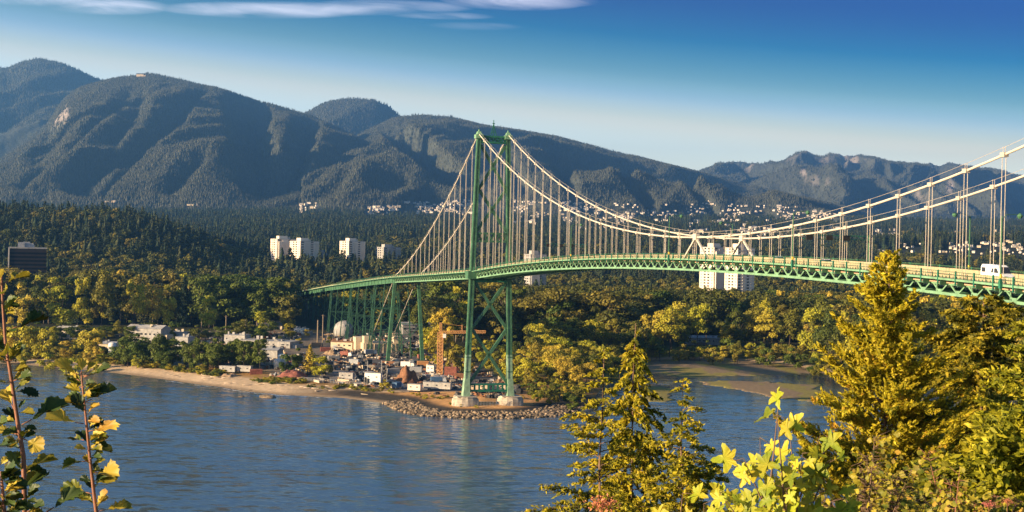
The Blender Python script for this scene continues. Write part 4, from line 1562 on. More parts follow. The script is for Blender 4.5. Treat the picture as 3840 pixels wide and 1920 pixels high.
X, Y = wood_points(52000, 1330, 6400, -0.46, 0.46, 1.35)
m = keep_mask(X, Y, 4)
m &= glade(X, Y, r)
X, Y = X[m], Y[m]
Z = ground_z(X, Y)
n = len(X)
dec = (fbm(X / 160, Y / 160, 91, 3) + lerp(Y, [1300, 2100, 3000], [0.13, -0.05, -0.16]) + r.normal(0, .05, n) - np.where((Y > 1450) & (X / Y < -.12), .08, 0)) > 0.5
u_a = X / Y
foot = (u_a > -0.185) & (u_a < -0.07) & (Y > 1600) & (Y < 1850)
h = np.where(dec, r.uniform(15, 24, n), r.uniform(20, 36, n)) * np.where(foot, 1.25, 1.0) * lerp(Y, [1300, 1700, 2400, 5000], [.85, .88, 1.0, 1.0])
h = np.where((u_a > 0.11) & (u_a < 0.19) & (Y < 1470), np.minimum(h, 17), h)
wd = np.where(dec, h * r.uniform(.9, 1.3, n), h * r.uniform(.95, 1.45, n))
MIDC = [conifer_mesh('mid_conifer', 80, 8, 6, .17)] + [conifer_leafy('mid_conifer', 90 + i, 520, q, None, .036) for i, q in enumerate((.17, .21))]
MIDD = [crown_mesh('mid_broadleaf', 400 + i, fm, 620, 0.055, M_['leafwood']) for i, fm in enumerate(('round', 'tall', 'round', 'spread'))]
idx = np.where(dec, 3 + r.integers(0, 4, n), r.integers(0, 3, n))
tag(scatter('valley_wood', np.stack([X, Y, Z - .5], 1), np.stack([wd, wd, h], 1), idx, MIDC + MIDD, 8), kind='stuff')

# ------------------------------------------------------------------ trees of the far shore that stand out one by one
def px_tree(px, ytop, ybase, wpx, form, leaf, label, group, zg=None):
    """a tree from its place in the photograph: foot on the ground, real height and width at that distance"""
    z0 = 3.5
    for _ in range(4):
        x, y = gp(px, ybase, z0)
        z0 = gz(x, y)
    h = at(px, ytop, y).z - z0
    wd = wpx / F * y
    base_w = {'round': 0.72, 'tall': 0.50, 'poplar': 0.21, 'bush': 0.98, 'spread': 1.0, 'conifer': 0.30}[form]
    return add_tree(x, y, h, wd / base_w / h, form, leaf, label, group, z=z0)


HERO = [
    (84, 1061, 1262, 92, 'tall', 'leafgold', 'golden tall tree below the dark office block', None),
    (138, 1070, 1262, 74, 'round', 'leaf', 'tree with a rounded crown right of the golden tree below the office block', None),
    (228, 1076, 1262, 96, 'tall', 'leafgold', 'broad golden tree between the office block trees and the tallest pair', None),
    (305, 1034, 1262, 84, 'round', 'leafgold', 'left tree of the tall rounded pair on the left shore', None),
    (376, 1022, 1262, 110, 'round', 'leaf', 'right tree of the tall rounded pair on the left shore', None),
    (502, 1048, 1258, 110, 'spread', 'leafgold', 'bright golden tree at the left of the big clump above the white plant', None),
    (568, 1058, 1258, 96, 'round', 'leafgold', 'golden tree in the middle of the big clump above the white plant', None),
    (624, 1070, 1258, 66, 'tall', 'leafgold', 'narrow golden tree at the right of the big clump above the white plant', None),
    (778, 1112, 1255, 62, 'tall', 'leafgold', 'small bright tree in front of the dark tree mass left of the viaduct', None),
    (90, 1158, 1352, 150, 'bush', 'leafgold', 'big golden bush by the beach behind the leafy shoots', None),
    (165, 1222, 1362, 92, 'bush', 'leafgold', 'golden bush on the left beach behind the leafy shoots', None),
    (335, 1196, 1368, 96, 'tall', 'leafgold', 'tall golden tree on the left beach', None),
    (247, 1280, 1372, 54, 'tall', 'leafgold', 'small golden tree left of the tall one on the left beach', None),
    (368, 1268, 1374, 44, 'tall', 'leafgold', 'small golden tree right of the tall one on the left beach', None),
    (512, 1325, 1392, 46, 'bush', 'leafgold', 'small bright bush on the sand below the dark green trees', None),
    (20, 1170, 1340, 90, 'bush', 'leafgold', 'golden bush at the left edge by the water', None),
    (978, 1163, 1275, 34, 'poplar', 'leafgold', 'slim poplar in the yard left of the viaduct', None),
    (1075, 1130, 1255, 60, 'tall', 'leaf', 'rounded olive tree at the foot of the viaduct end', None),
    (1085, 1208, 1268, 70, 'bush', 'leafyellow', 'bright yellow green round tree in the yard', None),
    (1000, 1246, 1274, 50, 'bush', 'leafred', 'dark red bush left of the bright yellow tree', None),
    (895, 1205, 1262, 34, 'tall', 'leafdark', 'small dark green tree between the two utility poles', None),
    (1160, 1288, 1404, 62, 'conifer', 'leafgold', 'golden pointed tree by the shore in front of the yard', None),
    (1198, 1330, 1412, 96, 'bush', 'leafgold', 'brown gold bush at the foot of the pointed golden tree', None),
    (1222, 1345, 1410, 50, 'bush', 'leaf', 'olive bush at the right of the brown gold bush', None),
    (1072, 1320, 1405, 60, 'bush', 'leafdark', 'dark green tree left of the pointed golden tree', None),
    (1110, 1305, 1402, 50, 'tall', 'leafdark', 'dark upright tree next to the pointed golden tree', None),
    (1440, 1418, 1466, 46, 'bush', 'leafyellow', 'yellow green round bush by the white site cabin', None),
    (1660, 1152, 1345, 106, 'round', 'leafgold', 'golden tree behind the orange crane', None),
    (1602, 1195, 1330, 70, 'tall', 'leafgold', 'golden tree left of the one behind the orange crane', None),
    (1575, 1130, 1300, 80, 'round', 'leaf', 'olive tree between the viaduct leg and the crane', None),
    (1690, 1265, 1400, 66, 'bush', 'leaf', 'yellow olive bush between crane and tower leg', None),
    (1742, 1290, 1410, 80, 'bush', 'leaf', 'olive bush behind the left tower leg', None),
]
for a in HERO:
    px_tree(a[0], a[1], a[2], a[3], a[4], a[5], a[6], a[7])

# groups of near trees: dark green clump on the left beach, shrubs on the point, wood behind the tidal flat
for i in range(18):
    px_tree(435 + 220 * (i + rng.uniform(0.1, .9)) / 18, rng.uniform(1250, 1300), rng.uniform(1358, 1386), rng.uniform(64, 92), rng.choice(['tall', 'round', 'bush']), 'leafdark',
            'dark green tree of the left clump on the beach', 'left dark clump on the beach')
for i in range(24):
    px_tree(685 + 300 * (i + rng.uniform(0.1, .9)) / 24, rng.uniform(1258, 1305), rng.uniform(1370, 1396), rng.uniform(62, 90), rng.choice(['tall', 'round', 'bush']), 'leafdark',
            'dark green tree of the clump above the white trailer on the beach', 'dark clump above the white trailer')
for i in range(34):
    px_tree(30 + 990 * (i + rng.uniform(0.1, .9)) / 34, rng.uniform(1195, 1240), rng.uniform(1262, 1282), rng.uniform(44, 80), rng.choice(['tall', 'round', 'bush']), rng.choice(['leafdark', 'leaf']),
            'low tree in the row behind the shore plant', 'row behind the shore plant')


for (px, yb, wpx, hpx) in ((1120, 1300, 40, 34), (1235, 1290, 30, 30), (1180, 1350, 36, 30), (1330, 1262, 34, 40), (1420, 1240, 40, 50), (1395, 1300, 26, 24), (1530, 1330, 40, 40), (1570, 1345, 44, 46), (1615, 1360, 46, 60), (1640, 1380, 40, 50), (960, 1262, 40, 44), (1150, 1262, 34, 30), (630, 1320, 44, 50), (720, 1300, 40, 44), (330, 1300, 60, 60), (480, 1290, 50, 46), (1050, 1285, 26, 26)):
    px_tree(px, yb - hpx, yb, wpx, 'bush', rng.choice(['leaf', 'leafgold', 'leafdark']), 'bush growing between the sheds and stacks of the yard', 'bushes of the yard')


def zone(n, poly, hmin, hmax, forms, leaves, label, group, gap=5.0, wf=(0.9, 1.25), inner=None):
    pl = [gp(x, y, 4) for x, y in poly]
    xs = [p[0] for p in pl]; ys = [p[1] for p in pl]
    placed = []
    tr = 0
    while len(placed) < n and tr < n * 60:
        tr += 1
        x, y = rng.uniform(min(xs), max(xs)), rng.uniform(min(ys), max(ys))
        if sdist(pl, np.array([x]), np.array([y]))[0] < 0 or not clear_of(x, y, 2):
            continue
        if any((x - a) ** 2 + (y - b_) ** 2 < gap * gap for a, b_ in placed):
            continue
        placed.append((x, y))
        h = rng.uniform(hmin, hmax)
        add_tree(x, y, h, rng.uniform(*wf), rng.choice(forms), rng.choice(leaves), label, group)
    return placed


zone(24, [(-60, 1352), (210, 1368), (420, 1385), (400, 1330), (200, 1300), (-60, 1290)], 7, 13, ['tall', 'bush', 'round'], ['leafgold', 'leafgold', 'leaf'],
     'tree of the loose golden group on the left shore', 'golden group on the left shore', 6.0, (.9, 1.2))
zone(34, [(1600, 1345), (1760, 1400), (1985, 1450), (1990, 1330), (1800, 1305), (1600, 1300)], 7, 15, ['round', 'tall', 'bush'], ['leafgold', 'leaf', 'leafgold'],
     'golden tree seen between the crane and the legs of the bridge tower', 'golden trees behind the bridge tower', 6.5, (.9, 1.2))
zone(30, [(1975, 1492), (2150, 1508), (2215, 1475), (2240, 1450), (2150, 1430), (1985, 1450)], 4, 8.5, ['bush', 'bush', 'tall'], ['leafgold', 'leaf', 'leafdark'],
     'low shrub on the point right of the bridge tower', 'shrubs on the point', 3.2)
zone(46, [(1985, 1450), (2230, 1445), (2330, 1405), (2405, 1372), (2420, 1345), (2100, 1345), (1985, 1385)], 10, 17, ['round', 'tall', 'bush', 'spread'], ['leafgold', 'leafgold', 'leaf'],
     'bright golden tree between the bridge tower and the forked conifer', 'golden trees right of the bridge tower', 6.0, (0.85, 1.15))
zone(34, [(1985, 1385), (2100, 1345), (2420, 1345), (2420, 1318), (1990, 1318)], 16, 24, ['round', 'tall', 'spread'], ['leaf', 'leaf', 'leafgold'],
     'tall olive tree behind the golden trees right of the bridge tower', 'olive trees behind the golden trees', 8.0, (0.85, 1.1))
zone(36, [(2430, 1345), (2700, 1345), (2900, 1354), (3080, 1388), (3140, 1385), (2980, 1325), (2430, 1325)], 9, 14.5, ['round', 'bush', 'tall'], ['leafgold', 'leaf', 'leaf', 'leafdark'],
     'tree of the front row behind the tidal flat', 'front row behind the tidal flat', 6.0, (0.9, 1.2))
zone(50, [(2430, 1322), (2980, 1322), (3140, 1380), (3250, 1405), (3300, 1310), (2430, 1298)], 20, 34, ['tall', 'round', 'round', 'spread'], ['leaf', 'leaf', 'leafgold'],
     'tall tree of the wood behind the tidal flat', 'tall wood behind the tidal flat', 8.5, (0.75, 1.0))
zone(44, [(3160, 1398), (3521, 1422), (3650, 1462), (3900, 1492), (3950, 1400), (3700, 1330), (3300, 1310)], 14, 28, ['tall', 'round', 'bush'], ['leaf', 'leafgold', 'leaf'],
     'tree of the shore wood behind the large golden cedar', 'shore wood behind the golden cedar', 8.5, (0.8, 1.1))

# the broadleaf wood behind these: too many to count
X, Y = wood_points(5600, 905, 1420, -0.47, 0.47, 1.6)
d_ = sdist(LAND, X, Y)
ly = sdist(LEFTYARD, X, Y); yd_ = sdist(YARD, X, Y)
pxx = X / Y * F + CX
m = keep_mask(X, Y, 3) & (d_ > 14) & (ly < -4) & (yd_ < -4)
m &= ~((pxx < 1660) & (Y < 1010)) & ~((pxx > 1060) & (pxx < 1620) & (Y < 1130) & (r.random(len(X)) < .97))
m &= ~((pxx > 2380) & (pxx < 3150) & (Y < 990))
X, Y = X[m], Y[m]
Z = ground_z(X, Y)
n = len(X)
pxx = X / Y * F + CX
h = np.clip(r.normal(27, 7.5, n), 12, 43) * np.where((pxx > 740) & (pxx < 1090) & (Y < 1250), 1.15, 1.0)
h = np.where(Y > 1220, np.minimum(h, 23), h)
h = np.where((pxx < 280) & (Y > 1130), np.minimum(h, 16), h)
h = np.where((pxx > 1090) & (pxx < 1620), h * .72, h)
lim = CAMH - np.where(pxx > 1900, 128, np.where(pxx < 1090, 112, 92)) / F * Y
h = np.clip(h, 8, (lim - Z) * r.uniform(.8, 1.02, n))
wd = h * r.uniform(.85, 1.3, n)
WM = [variant(CROWN[a][b_], 'leafwood') for a, b_ in (('round', 0), ('round', 1), ('tall', 0), ('tall', 1), ('spread', 0))] + [CONL[0]]
WD = [variant(CROWN['round'][2], 'leafdark'), variant(CROWN['tall'][0], 'leafgold')]
idx = r.integers(0, 8, n)
drk = (pxx > 745) & (pxx < 1080) & (Y < 1330)
idx = np.where(drk, np.where(r.random(n) < .75, 6, 5), idx)
tag(scatter('shore_wood', np.stack([X, Y, Z - .4], 1), np.stack([wd, wd, h], 1), idx, WM + WD, 18), kind='stuff')
# pale trunks seen in the shade of the wood
TK = trunk_mesh('wood_trunk', 77, 0.012, 0.8, 0.12, M_['paletrunk'])
k_ = np.where((r.random(n) < .5) & (Y < 1200))[0]
tag(scatter('shore_wood_trunks', np.stack([X, Y, Z - .4], 1)[k_], np.stack([wd, wd, h], 1)[k_], np.zeros(len(k_), int), [TK], 19), kind='stuff')
# rough growth along the beach and under the trees
X, Y = wood_points(42000, 560, 1010, -0.46, 0.46, 1.2)
d_ = sdist(LAND, X, Y)
ly = sdist(LEFTYARD, X, Y); yd_ = sdist(YARD, X, Y)
m = (d_ > 17) & (d_ < 60) & (yd_ < -2) & (ly < 0) & (fbm(X / 15, Y / 15, 61, 3) > np.where(X / Y < -0.22, .36, .47))
m &= ~((np.abs(X + 15) < 52) & (Y < 620) & (r.random(len(X)) < .88))
X, Y = X[m], Y[m]
n = len(X)
h = r.uniform(.7, 2.4, n) * np.where(X / Y < -0.20, 1.9, 1.0)
TUFT = [variant(CROWN['bush'][i], q) for i, q in ((0, 'leafyellow'), (1, 'leaf'), (0, 'leafdark'), (1, 'leafgold'))]
tag(scatter('shore_scrub', np.stack([X, Y, ground_z(X, Y) - .2], 1), np.stack([h * 1.7, h * 1.7, h], 1), r.integers(0, 4, n), TUFT, 21), kind='stuff')

# ------------------------------------------------------------------ boulders of the point, driftwood
RKM = []
for i in range(5):
    rr = random.Random(90 + i)
    mb = MB()
    import bmesh
    bm = bmesh.new(); bmesh.ops.create_icosphere(bm, subdivisions=2, radius=1)
    for v in bm.verts:
        q = v.co
        k = 1 + .35 * (fbm(np.array([q.x * 1.3 + i * 7]), np.array([q.y * 1.3 + q.z * 1.7]), 60 + i, 2)[0] - .5) * 2
        v.co = Vector((round(q.x * k * 3.0) / 3.0 * .5 + q.x * k * .5, q.y * k, q.z * k * .75))
    me = bpy.data.meshes.new('boulder'); bm.to_mesh(me); bm.free()
    me.materials.append(M_['rock']); RKM.append(me)
PT = [(p.x, p.y) for p in ()]
line = [gp(*p) for p in [(1440, 1512), (1470, 1524), (1490, 1535), (1530, 1548), (1580, 1558), (1640, 1563), (1714, 1567), (1820, 1569), (1938, 1569), (2010, 1566), (2087, 1559), (2146, 1544), (2180, 1528)]]
seg = [(a, b_, math.dist(a, b_)) for a, b_ in zip(line[:-1], line[1:])]
tot = sum(s_[2] for s_ in seg)
for i in range(300):
    q = rng.uniform(0, tot)
    for a, b_, L in seg:
        if q < L:
            break
        q -= L
    x = a[0] + (b_[0] - a[0]) * q / L; y = a[1] + (b_[1] - a[1]) * q / L
    bk = rng.uniform(-1.5, 9.5)
    nx_, ny_ = -(b_[1] - a[1]) / L, (b_[0] - a[0]) / L
    x += nx_ * bk; y += ny_ * bk
    rad = rng.uniform(.5, 1.0)
    o = link('boulder', rng.choice(RKM), None, (x, y, max(gz(x, y), -.2) + rad * .25))
    o.scale = (rad * rng.uniform(.8, 1.3), rad, rad * rng.uniform(.7, 1.1)); o.rotation_euler = (rng.uniform(-.4, .4), rng.uniform(-.4, .4), rng.uniform(0, 6.28))
    tag(o, 'rough boulder of the rock bank along the point below the bridge tower', 'boulder', 'boulders along the point')
r_ = np.random.default_rng(12)
nb_ = 1500
la = np.array([s_[2] for s_ in seg]); kk = r_.choice(len(seg), nb_, p=la / la.sum()); fr = r_.random(nb_); bk = r_.uniform(-1.5, 11, nb_)
A_ = np.array([s_[0] for s_ in seg])[kk]; B_ = np.array([s_[1] for s_ in seg])[kk]
dn = np.stack([-(B_ - A_)[:, 1], (B_ - A_)[:, 0]], 1) / la[kk][:, None]
XY = A_ + (B_ - A_) * fr[:, None] + dn * bk[:, None]
rk = r_.uniform(.3, .8, nb_)
tag(scatter('small_boulders', np.concatenate([XY, (np.maximum(ground_z(XY[:, 0], XY[:, 1]), -.2) + rk * .3)[:, None]], 1), rk[:, None] * r_.uniform(.7, 1.3, (nb_, 3)), r_.integers(0, 5, nb_), RKM, 13), kind='stuff')
for (px, py, sz, lab) in ((1003, 1490, 2.6, 'dark rock standing alone in the water off the left beach'), (905, 1488, 1.0, 'small flat rock awash left of the lone rock'), (940, 1466, .8, 'tiny rock at the edge of the left beach')):
    x, y = gp(px, py)
    o = link('boulder', RKM[1], None, (x, y, .1)); o.scale = (sz * 1.4, sz, sz * .55)
    tag(o, lab, 'boulder')
LG = MB().tube([(-3.5, 0, 0), (0, .1, .05), (3.2, 0, .1)], [.34, .3, .2], 7).mesh('driftwood_log', mat('driftwood', (0.42, 0.34, 0.26), .95, .2, 1.0), True)
for i in range(60):
    px = rng.uniform(2450, 3000) if i < 26 else rng.uniform(620, 1400)
    if i < 26:
        x, y = gp(px, 1346 + max(0, px - 2800) * .05 + rng.uniform(-3, 5)); lab, grp = 'bleached driftwood log on the far side of the tidal flat', 'driftwood on the tidal flat'
    else:
        b_y = np.interp(px, [p[0] for p in SHORE_PX[2:17]], [p[1] for p in SHORE_PX[2:17]])
        x, y = gp(px, b_y - rng.uniform(10, 26)); lab, grp = 'bleached driftwood log on the sandy beach left of the point', 'driftwood on the sandy beach'
    o = link('driftwood_log', LG, None, (x, y, gz(x, y) + .25)); k = rng.uniform(.3, .85)
    o.scale = (k, k * .8, k * .8); o.rotation_euler = (0, 0, rng.gauss(.0, .5))
    tag(o, lab, 'log', grp)

# ------------------------------------------------------------------ yard, plant and building site
def gpt(px, py):
    z = 4.0
    for _ in range(3):
        x, y = gp(px, py, z); z = gz(x, y)
    return x, y, z


def shed(px, py, w_, d_, h, label, wallm='offwhite', roofm='greyroof', rz=-.25, cat='shed', name='shed', gable=True, parts=True):
    x, y, z = gpt(px, py)
    o = empty(name, (x, y, z - .3), rz)
    MB().box((0, 0, h / 2), (w_, d_, h)).build('wall', M_[wallm], o)
    if gable:
        MB().prism([(-d_ / 2 - .4, h), (d_ / 2 + .4, h), (0, h + d_ * .18)], -w_ / 2 - .4, w_ / 2 + .4).build('roof', M_[roofm], o)
    else:
        MB().box((0, 0, h + .15), (w_ + .3, d_ + .3, .3)).box((w_ * .2, 0, h + .7), (w_ * .15, d_ * .3, .9)).build('roof', M_[roofm], o)
    if parts:
        k = max(3, int(w_ / 3))
        for i in range(k):
            if rng.random() < .7:
                MB().box((-w_ / 2 + w_ * (i + .5) / k, -d_ / 2 - .03, h * .62), (w_ / k * rng.uniform(.25, .6), .1, min(1.1, h * .16))).build('window', M_['glass'], o)
        ex = MB()
        for i in range(4):
            ex.box((rng.uniform(-.4, .4) * w_, rng.uniform(-.3, .2) * d_, h + d_ * .12), (rng.uniform(.6, 2), rng.uniform(.6, 1.6), rng.uniform(.8, 2.4)))
        ex.box((w_ * .5 + 1.6, 0, h * .3), (3.2, d_ * .7, h * .6))
        ex.box((-w_ * .2, -d_ / 2 - 1.2, h * .42), (w_ * .35, 2.4, .2))
        ex.build('annex', M_[rng.choice(['grey', 'greyroof', 'offwhite', 'beige'])], o)
        MB().box((-w_ * .3, -d_ / 2 - .05, h * .3), (min(2.4, w_ * .2), .12, h * .6)).build('door', M_['grey'], o)
    return tag(o, label, cat)


shed(265, 1268, 16, 9, 6.5, 'pale shed half hidden by trees on the left shore', 'cream', 'offwhite')
shed(405, 1318, 12, 8, 5, 'pale shed left of the white plant', 'beige', 'greyroof')
shed(555, 1282, 24, 12, 9, 'large white plant hall on the left shore', 'offwhite', 'offwhite', cat='plant hall', name='plant_hall')
shed(655, 1278, 15, 10, 6, 'grey flat roofed hall right of the white plant hall', 'grey', 'greyroof', gable=False)
shed(692, 1320, 8, 8, 9, 'square white block between the two dark tree clumps', 'offwhite', 'greyroof', gable=False)
shed(890, 1290, 14, 9, 6, 'white flat building below the two utility poles', 'offwhite', 'greyroof', gable=False)
shed(1010, 1300, 34, 16, 4, 'long low white roof in the yard above the beach', 'offwhite', 'offwhite', gable=False)
shed(1015, 1350, 11, 8, 6, 'small pale building behind the beach trees left of the pointed golden tree', 'offwhite', 'greyroof')
shed(1012, 1232, 16, 10, 5, 'grey roofed shed left of the bright yellow tree', 'grey', 'offwhite')
shed(1130, 1252, 9, 6, 4, 'small white hut under the viaduct end', 'white', 'white', gable=False)
shed(1290, 1310, 14, 9, 5, 'tan roofed shed left of the anchor block', 'beige', 'rust')
shed(1505, 1195, 26, 12, 9, 'white apartment house behind the viaduct legs', 'offwhite', 'greyroof', rz=.2, gable=False)
shed(1560, 1252, 22, 11, 7, 'grey house row between viaduct leg and crane', 'offwhite', 'greyroof', rz=.3)
shed(1455, 1165, 22, 12, 10, 'pale house uphill between the viaduct bents', 'offwhite', 'greyroof', rz=.2)
shed(1590, 1225, 14, 9, 6, 'dark roofed house beside the olive tree left of the crane', 'cream', 'darkroof', rz=.3)
shed(2645, 1292, 26, 9, 5, 'low grey roof in the trees behind the tidal flat', 'grey', 'greyroof', rz=.05)

# silo dome with ribs
x, y, z = gpt(1288, 1262)
o = empty('storage_dome', (x, y, z))
MB().lathe([(6.6, 0), (6.9, 3), (6.6, 6), (5.6, 8.4), (3.8, 10), (1.6, 10.8), (.3, 11)], n=18).build('shell', M_['offwhite'], o, True)
for k in range(14):
    a = 2 * math.pi * k / 14
    MB().tube([(6.75 * math.cos(a), 6.75 * math.sin(a), 0), (7.0 * math.cos(a), 7.0 * math.sin(a), 3), (5.75 * math.cos(a), 5.75 * math.sin(a), 8.4), (1.6 * math.cos(a), 1.6 * math.sin(a), 11)], .13, 4).build('rib', M_['greyroof'], o)
tag(o, 'ribbed whitish storage dome under the viaduct', 'storage dome')
for (px, py, rad, hh, lab) in ((1058, 1372, 2.4, 5.5, 'white tank behind the trees left of the pointed golden tree'), (1040, 1382, 2.0, 4.2, 'smaller white tank left of the tall white tank'), (420, 1330, 2.2, 6, 'pale tank beside the sheds of the left shore')):
    x, y, z = gpt(px, py)
    o = empty('storage_tank', (x, y, z))
    MB().lathe([(rad, 0), (rad, hh), (rad * .7, hh + .6), (.2, hh + .9)], n=16).build('shell', M_['white'], o, True)
    MB().tube([(rad + .15, -.3, 0), (rad + .15, -.3, hh)], .08).tube([(rad + .15, .3, 0), (rad + .15, .3, hh)], .08).build('ladder', M_['grey'], o)
    tag(o, lab, 'tank')


def trailer(px, py, L, label, m='white', rz=-.28, h=2.6, cat='trailer'):
    x, y, z = gpt(px, py)
    o = empty('site_trailer', (x, y, z), rz)
    MB().box((0, 0, .8 + h / 2), (L, 2.6, h)).build('body', M_[m], o)
    MB().box((0, 0, .95 + h), (L + .2, 2.8, .18)).build('roof', M_['offwhite'], o)
    for k in range(max(2, int(L / 4))):
        MB().box((-L / 2 + (k + .5) * L / max(2, int(L / 4)), -1.33, .8 + h * .6), (.8, .08, .5)).build('window', M_['glass'], o)
    for k in (-.3, .3):
        for sy in (-1, 1):
            MB().tube([(k * L, sy * 1.1 - .12, .42), (k * L, sy * 1.1 + .12, .42)], .42, 10).build('wheel', M_['black'], o)
    return tag(o, label, cat)


trailer(855, 1396, 8.5, 'left half of the long white trailer pair on the beach', 'offwhite')
trailer(918, 1398, 7.5, 'right half of the long white trailer pair on the beach', 'offwhite')
trailer(1300, 1425, 7, 'grey white site cabin on the shore right of the pointed golden tree', 'offwhite')
trailer(1400, 1438, 8, 'white site cabin left of the yellow green bush', 'white', h=4.2)
trailer(1555, 1468, 6, 'cream site cabin with red roof left of the tower foot', 'cream')
trailer(1640, 1462, 13, 'long grey trailer left of the tower foot', 'offwhite')
trailer(1790, 1468, 9, 'tan trailer between the tower legs on the left', 'beige', -.05)
trailer(1862, 1468, 8, 'tan trailer between the tower legs on the right', 'beige', -.05)
trailer(1615, 1400, 4, 'small white cabin at the foot of the orange crane', 'white', h=3.2)


def truck(px, py, rz, m, label, cat='truck'):
    x, y, z = gpt(px, py)
    o = empty('truck', (x, y, z), rz)
    MB().box((-1.2, 0, 1.9), (5.2, 2.4, 2.4)).build('box', M_[m], o)
    bevel(side_prism([(1.6, .6), (3.6, .6), (3.65, 1.5), (3.2, 2.5), (1.6, 2.5)], -1.1, 1.1).build('cab', M_['white'], o), .08)
    MB().box((3.4, 0, 2.0), (.5, 1.9, .7)).build('windshield', M_['glass'], o)
    for k in (-2.8, -1.6, 2.7):
        for sy in (-1, 1):
            wheel(o, k, sy * 1.05, .5)
    return tag(o, label, cat)


truck(1645, 1438, .2, 'blue', 'blue box truck parked at the foot of the crane')
truck(1492, 1455, 1.2, 'blue', 'small blue truck by the yellow green bush')
truck(1390, 1330, .5, 'grey', 'grey truck below the anchor block')
truck(1300, 1338, -.4, 'red', 'red truck parked in the yard below the storage dome')
truck(1590, 1350, .4, 'red', 'red truck on the ramp left of the crane')
truck(1530, 1378, -.2, 'white', 'white truck in the middle of the building site')


def container(px, py, rz, m, label, stack=1, group=None):
    x, y, z = gpt(px, py)
    for k in range(stack):
        mb = MB().box((0, 0, 1.3), (6.1, 2.44, 2.6))
        for i in range(12):
            for sy in (-1, 1):
                mb.box((-2.8 + i * .51, sy * 1.25, 1.3), (.2, .08, 2.3))
        o = mb.build('container', M_[m]); o.location = (x, y, z + 2.6 * k); o.rotation_euler = (0, 0, rz)
        tag(o, label + (', upper one' if k else (', lower one' if stack > 1 else '')), 'container', group)


container(1560, 1395, -.1, 'grey', 'grey container beside the building site road')
container(1475, 1402, .4, 'offwhite', 'whitish container left of the rusty heap')
container(1585, 1372, .1, 'orange', 'orange container behind the cabin at the crane foot')
container(1690, 1415, -.1, 'red', 'red containers stacked left of the tower leg', 2)
container(1730, 1420, -.1, 'rust', 'rust brown container right of the red stack')
container(1250, 1352, .3, 'offwhite', 'pale container in the yard behind the brown gold bush')
container(1330, 1365, -.5, 'grey', 'dark grey container in the middle of the dark yard')
container(1220, 1318, .2, 'red', 'red container near the viaduct in the yard')
container(1185, 1300, .4, 'wood', 'brown container near the yard road')
container(960, 1402, .2, 'red', 'red container on the beach right of the white trailer pair')

# crane
x, y, z = gpt(1648, 1412)
o = empty('crane', (x, y, z), .05)


def lattice_col(L, w_, n, m4):
    mb = MB()
    for sx in (-1, 1):
        for sy in (-1, 1):
            mb.beam(m4 @ Vector((sx * w_, sy * w_, 0)), m4 @ Vector((sx * w_, sy * w_, L)), w_ * .38, w_ * .38)
    for i in range(n):
        a, b_ = L * i / n, L * (i + 1) / n
        for (p, q) in (((-1, -1), (1, -1)), ((1, -1), (1, 1)), ((1, 1), (-1, 1)), ((-1, 1), (-1, -1))):
            mb.beam(m4 @ Vector((p[0] * w_, p[1] * w_, a)), m4 @ Vector((q[0] * w_, q[1] * w_, b_)), w_ * .26, w_ * .26)
            mb.beam(m4 @ Vector((p[0] * w_, p[1] * w_, b_)), m4 @ Vector((q[0] * w_, q[1] * w_, b_)), w_ * .22, w_ * .22)
    return mb


Hc = at(1650, 1248, y).z - z
sc_ = y / F
lattice_col(Hc, 1.25, 13, Matrix.Identity(4)).build('mast', M_['orange'], o)
jl = 175 * sc_
lattice_col(jl, .55, 26, Matrix.Translation((-6 * sc_, 0, Hc + .3)) @ Matrix.Rotation(R(88.5), 4, 'Y')).build('jib', M_['orange'], o)
lattice_col(5.0, .5, 5, Matrix.Translation((0, 0, Hc))).build('mast_head', M_['orange'], o)
lattice_col(3.6, .3, 4, Matrix.Translation((80 * sc_, 0, Hc + .5))).build('jib_post', M_['orange'], o)
MB().tube([(0, 0, Hc + 4.8), (80 * sc_, 0, Hc + 3.6)], .06).tube([(80 * sc_, 0, Hc + 3.6), (jl * .9, 0, Hc + 1)], .06).build('tie_bar', M_['orange'], o)
MB().box((2.0, -1.2, Hc - 1.4), (1.6, 1.6, 2.0)).build('cab', M_['white'], o)
MB().box((0, 0, .5), (6, 6, 1)).build('base', M_['conc'], o)
tag(o, 'orange building crane left of the bridge tower', 'crane')


def heap(px, py, w_, h, m, label, cat='heap'):
    x, y, z = gpt(px, py)
    n = 22
    gx, gy = np.meshgrid(np.linspace(-1, 1, n), np.linspace(-1, 1, n))
    rr_ = np.sqrt(gx ** 2 + gy ** 2)
    zz = sstep(1.0, .25, rr_ + (fbm(gx * 2.2 + px, gy * 2.2, 8, 3) - .5) * .9) * h * .8 * (.35 + 1.1 * fbm(gx * 4 + px, gy * 4, 5, 4)) - .15
    ids = np.arange(n * n).reshape(n, n)
    q = np.stack([ids[:-1, :-1], ids[:-1, 1:], ids[1:, 1:], ids[1:, :-1]], -1).reshape(-1, 4)
    o = link('debris_heap', mesh_np('debris_heap', np.stack([gx * w_ / 2, gy * w_ / 2, zz], -1).reshape(-1, 3), q, M_[m]), None, (x, y, z))
    return tag(o, label, cat)


heap(1525, 1434, 12, 8.5, 'rust', 'rust brown heap of scrap in front of the building site')
heap(1100, 1412, 16, 4, 'red', 'red scrap heap on the shore below the pointed golden tree')
heap(1070, 1408, 10, 3, 'wood', 'brown scrap heap left of the red scrap heap')
heap(1480, 1360, 12, 3, 'conc', 'grey gravel heap in the building site')
heap(1240, 1330, 10, 3, 'wood', 'brown soil heap near the viaduct legs')
heap(1700, 1395, 12, 4, 'red', 'red brick heap on the slope behind the crane')
heap(860, 1408, 10, 1.8, 'wood', 'low brown heap in front of the white trailer pair')

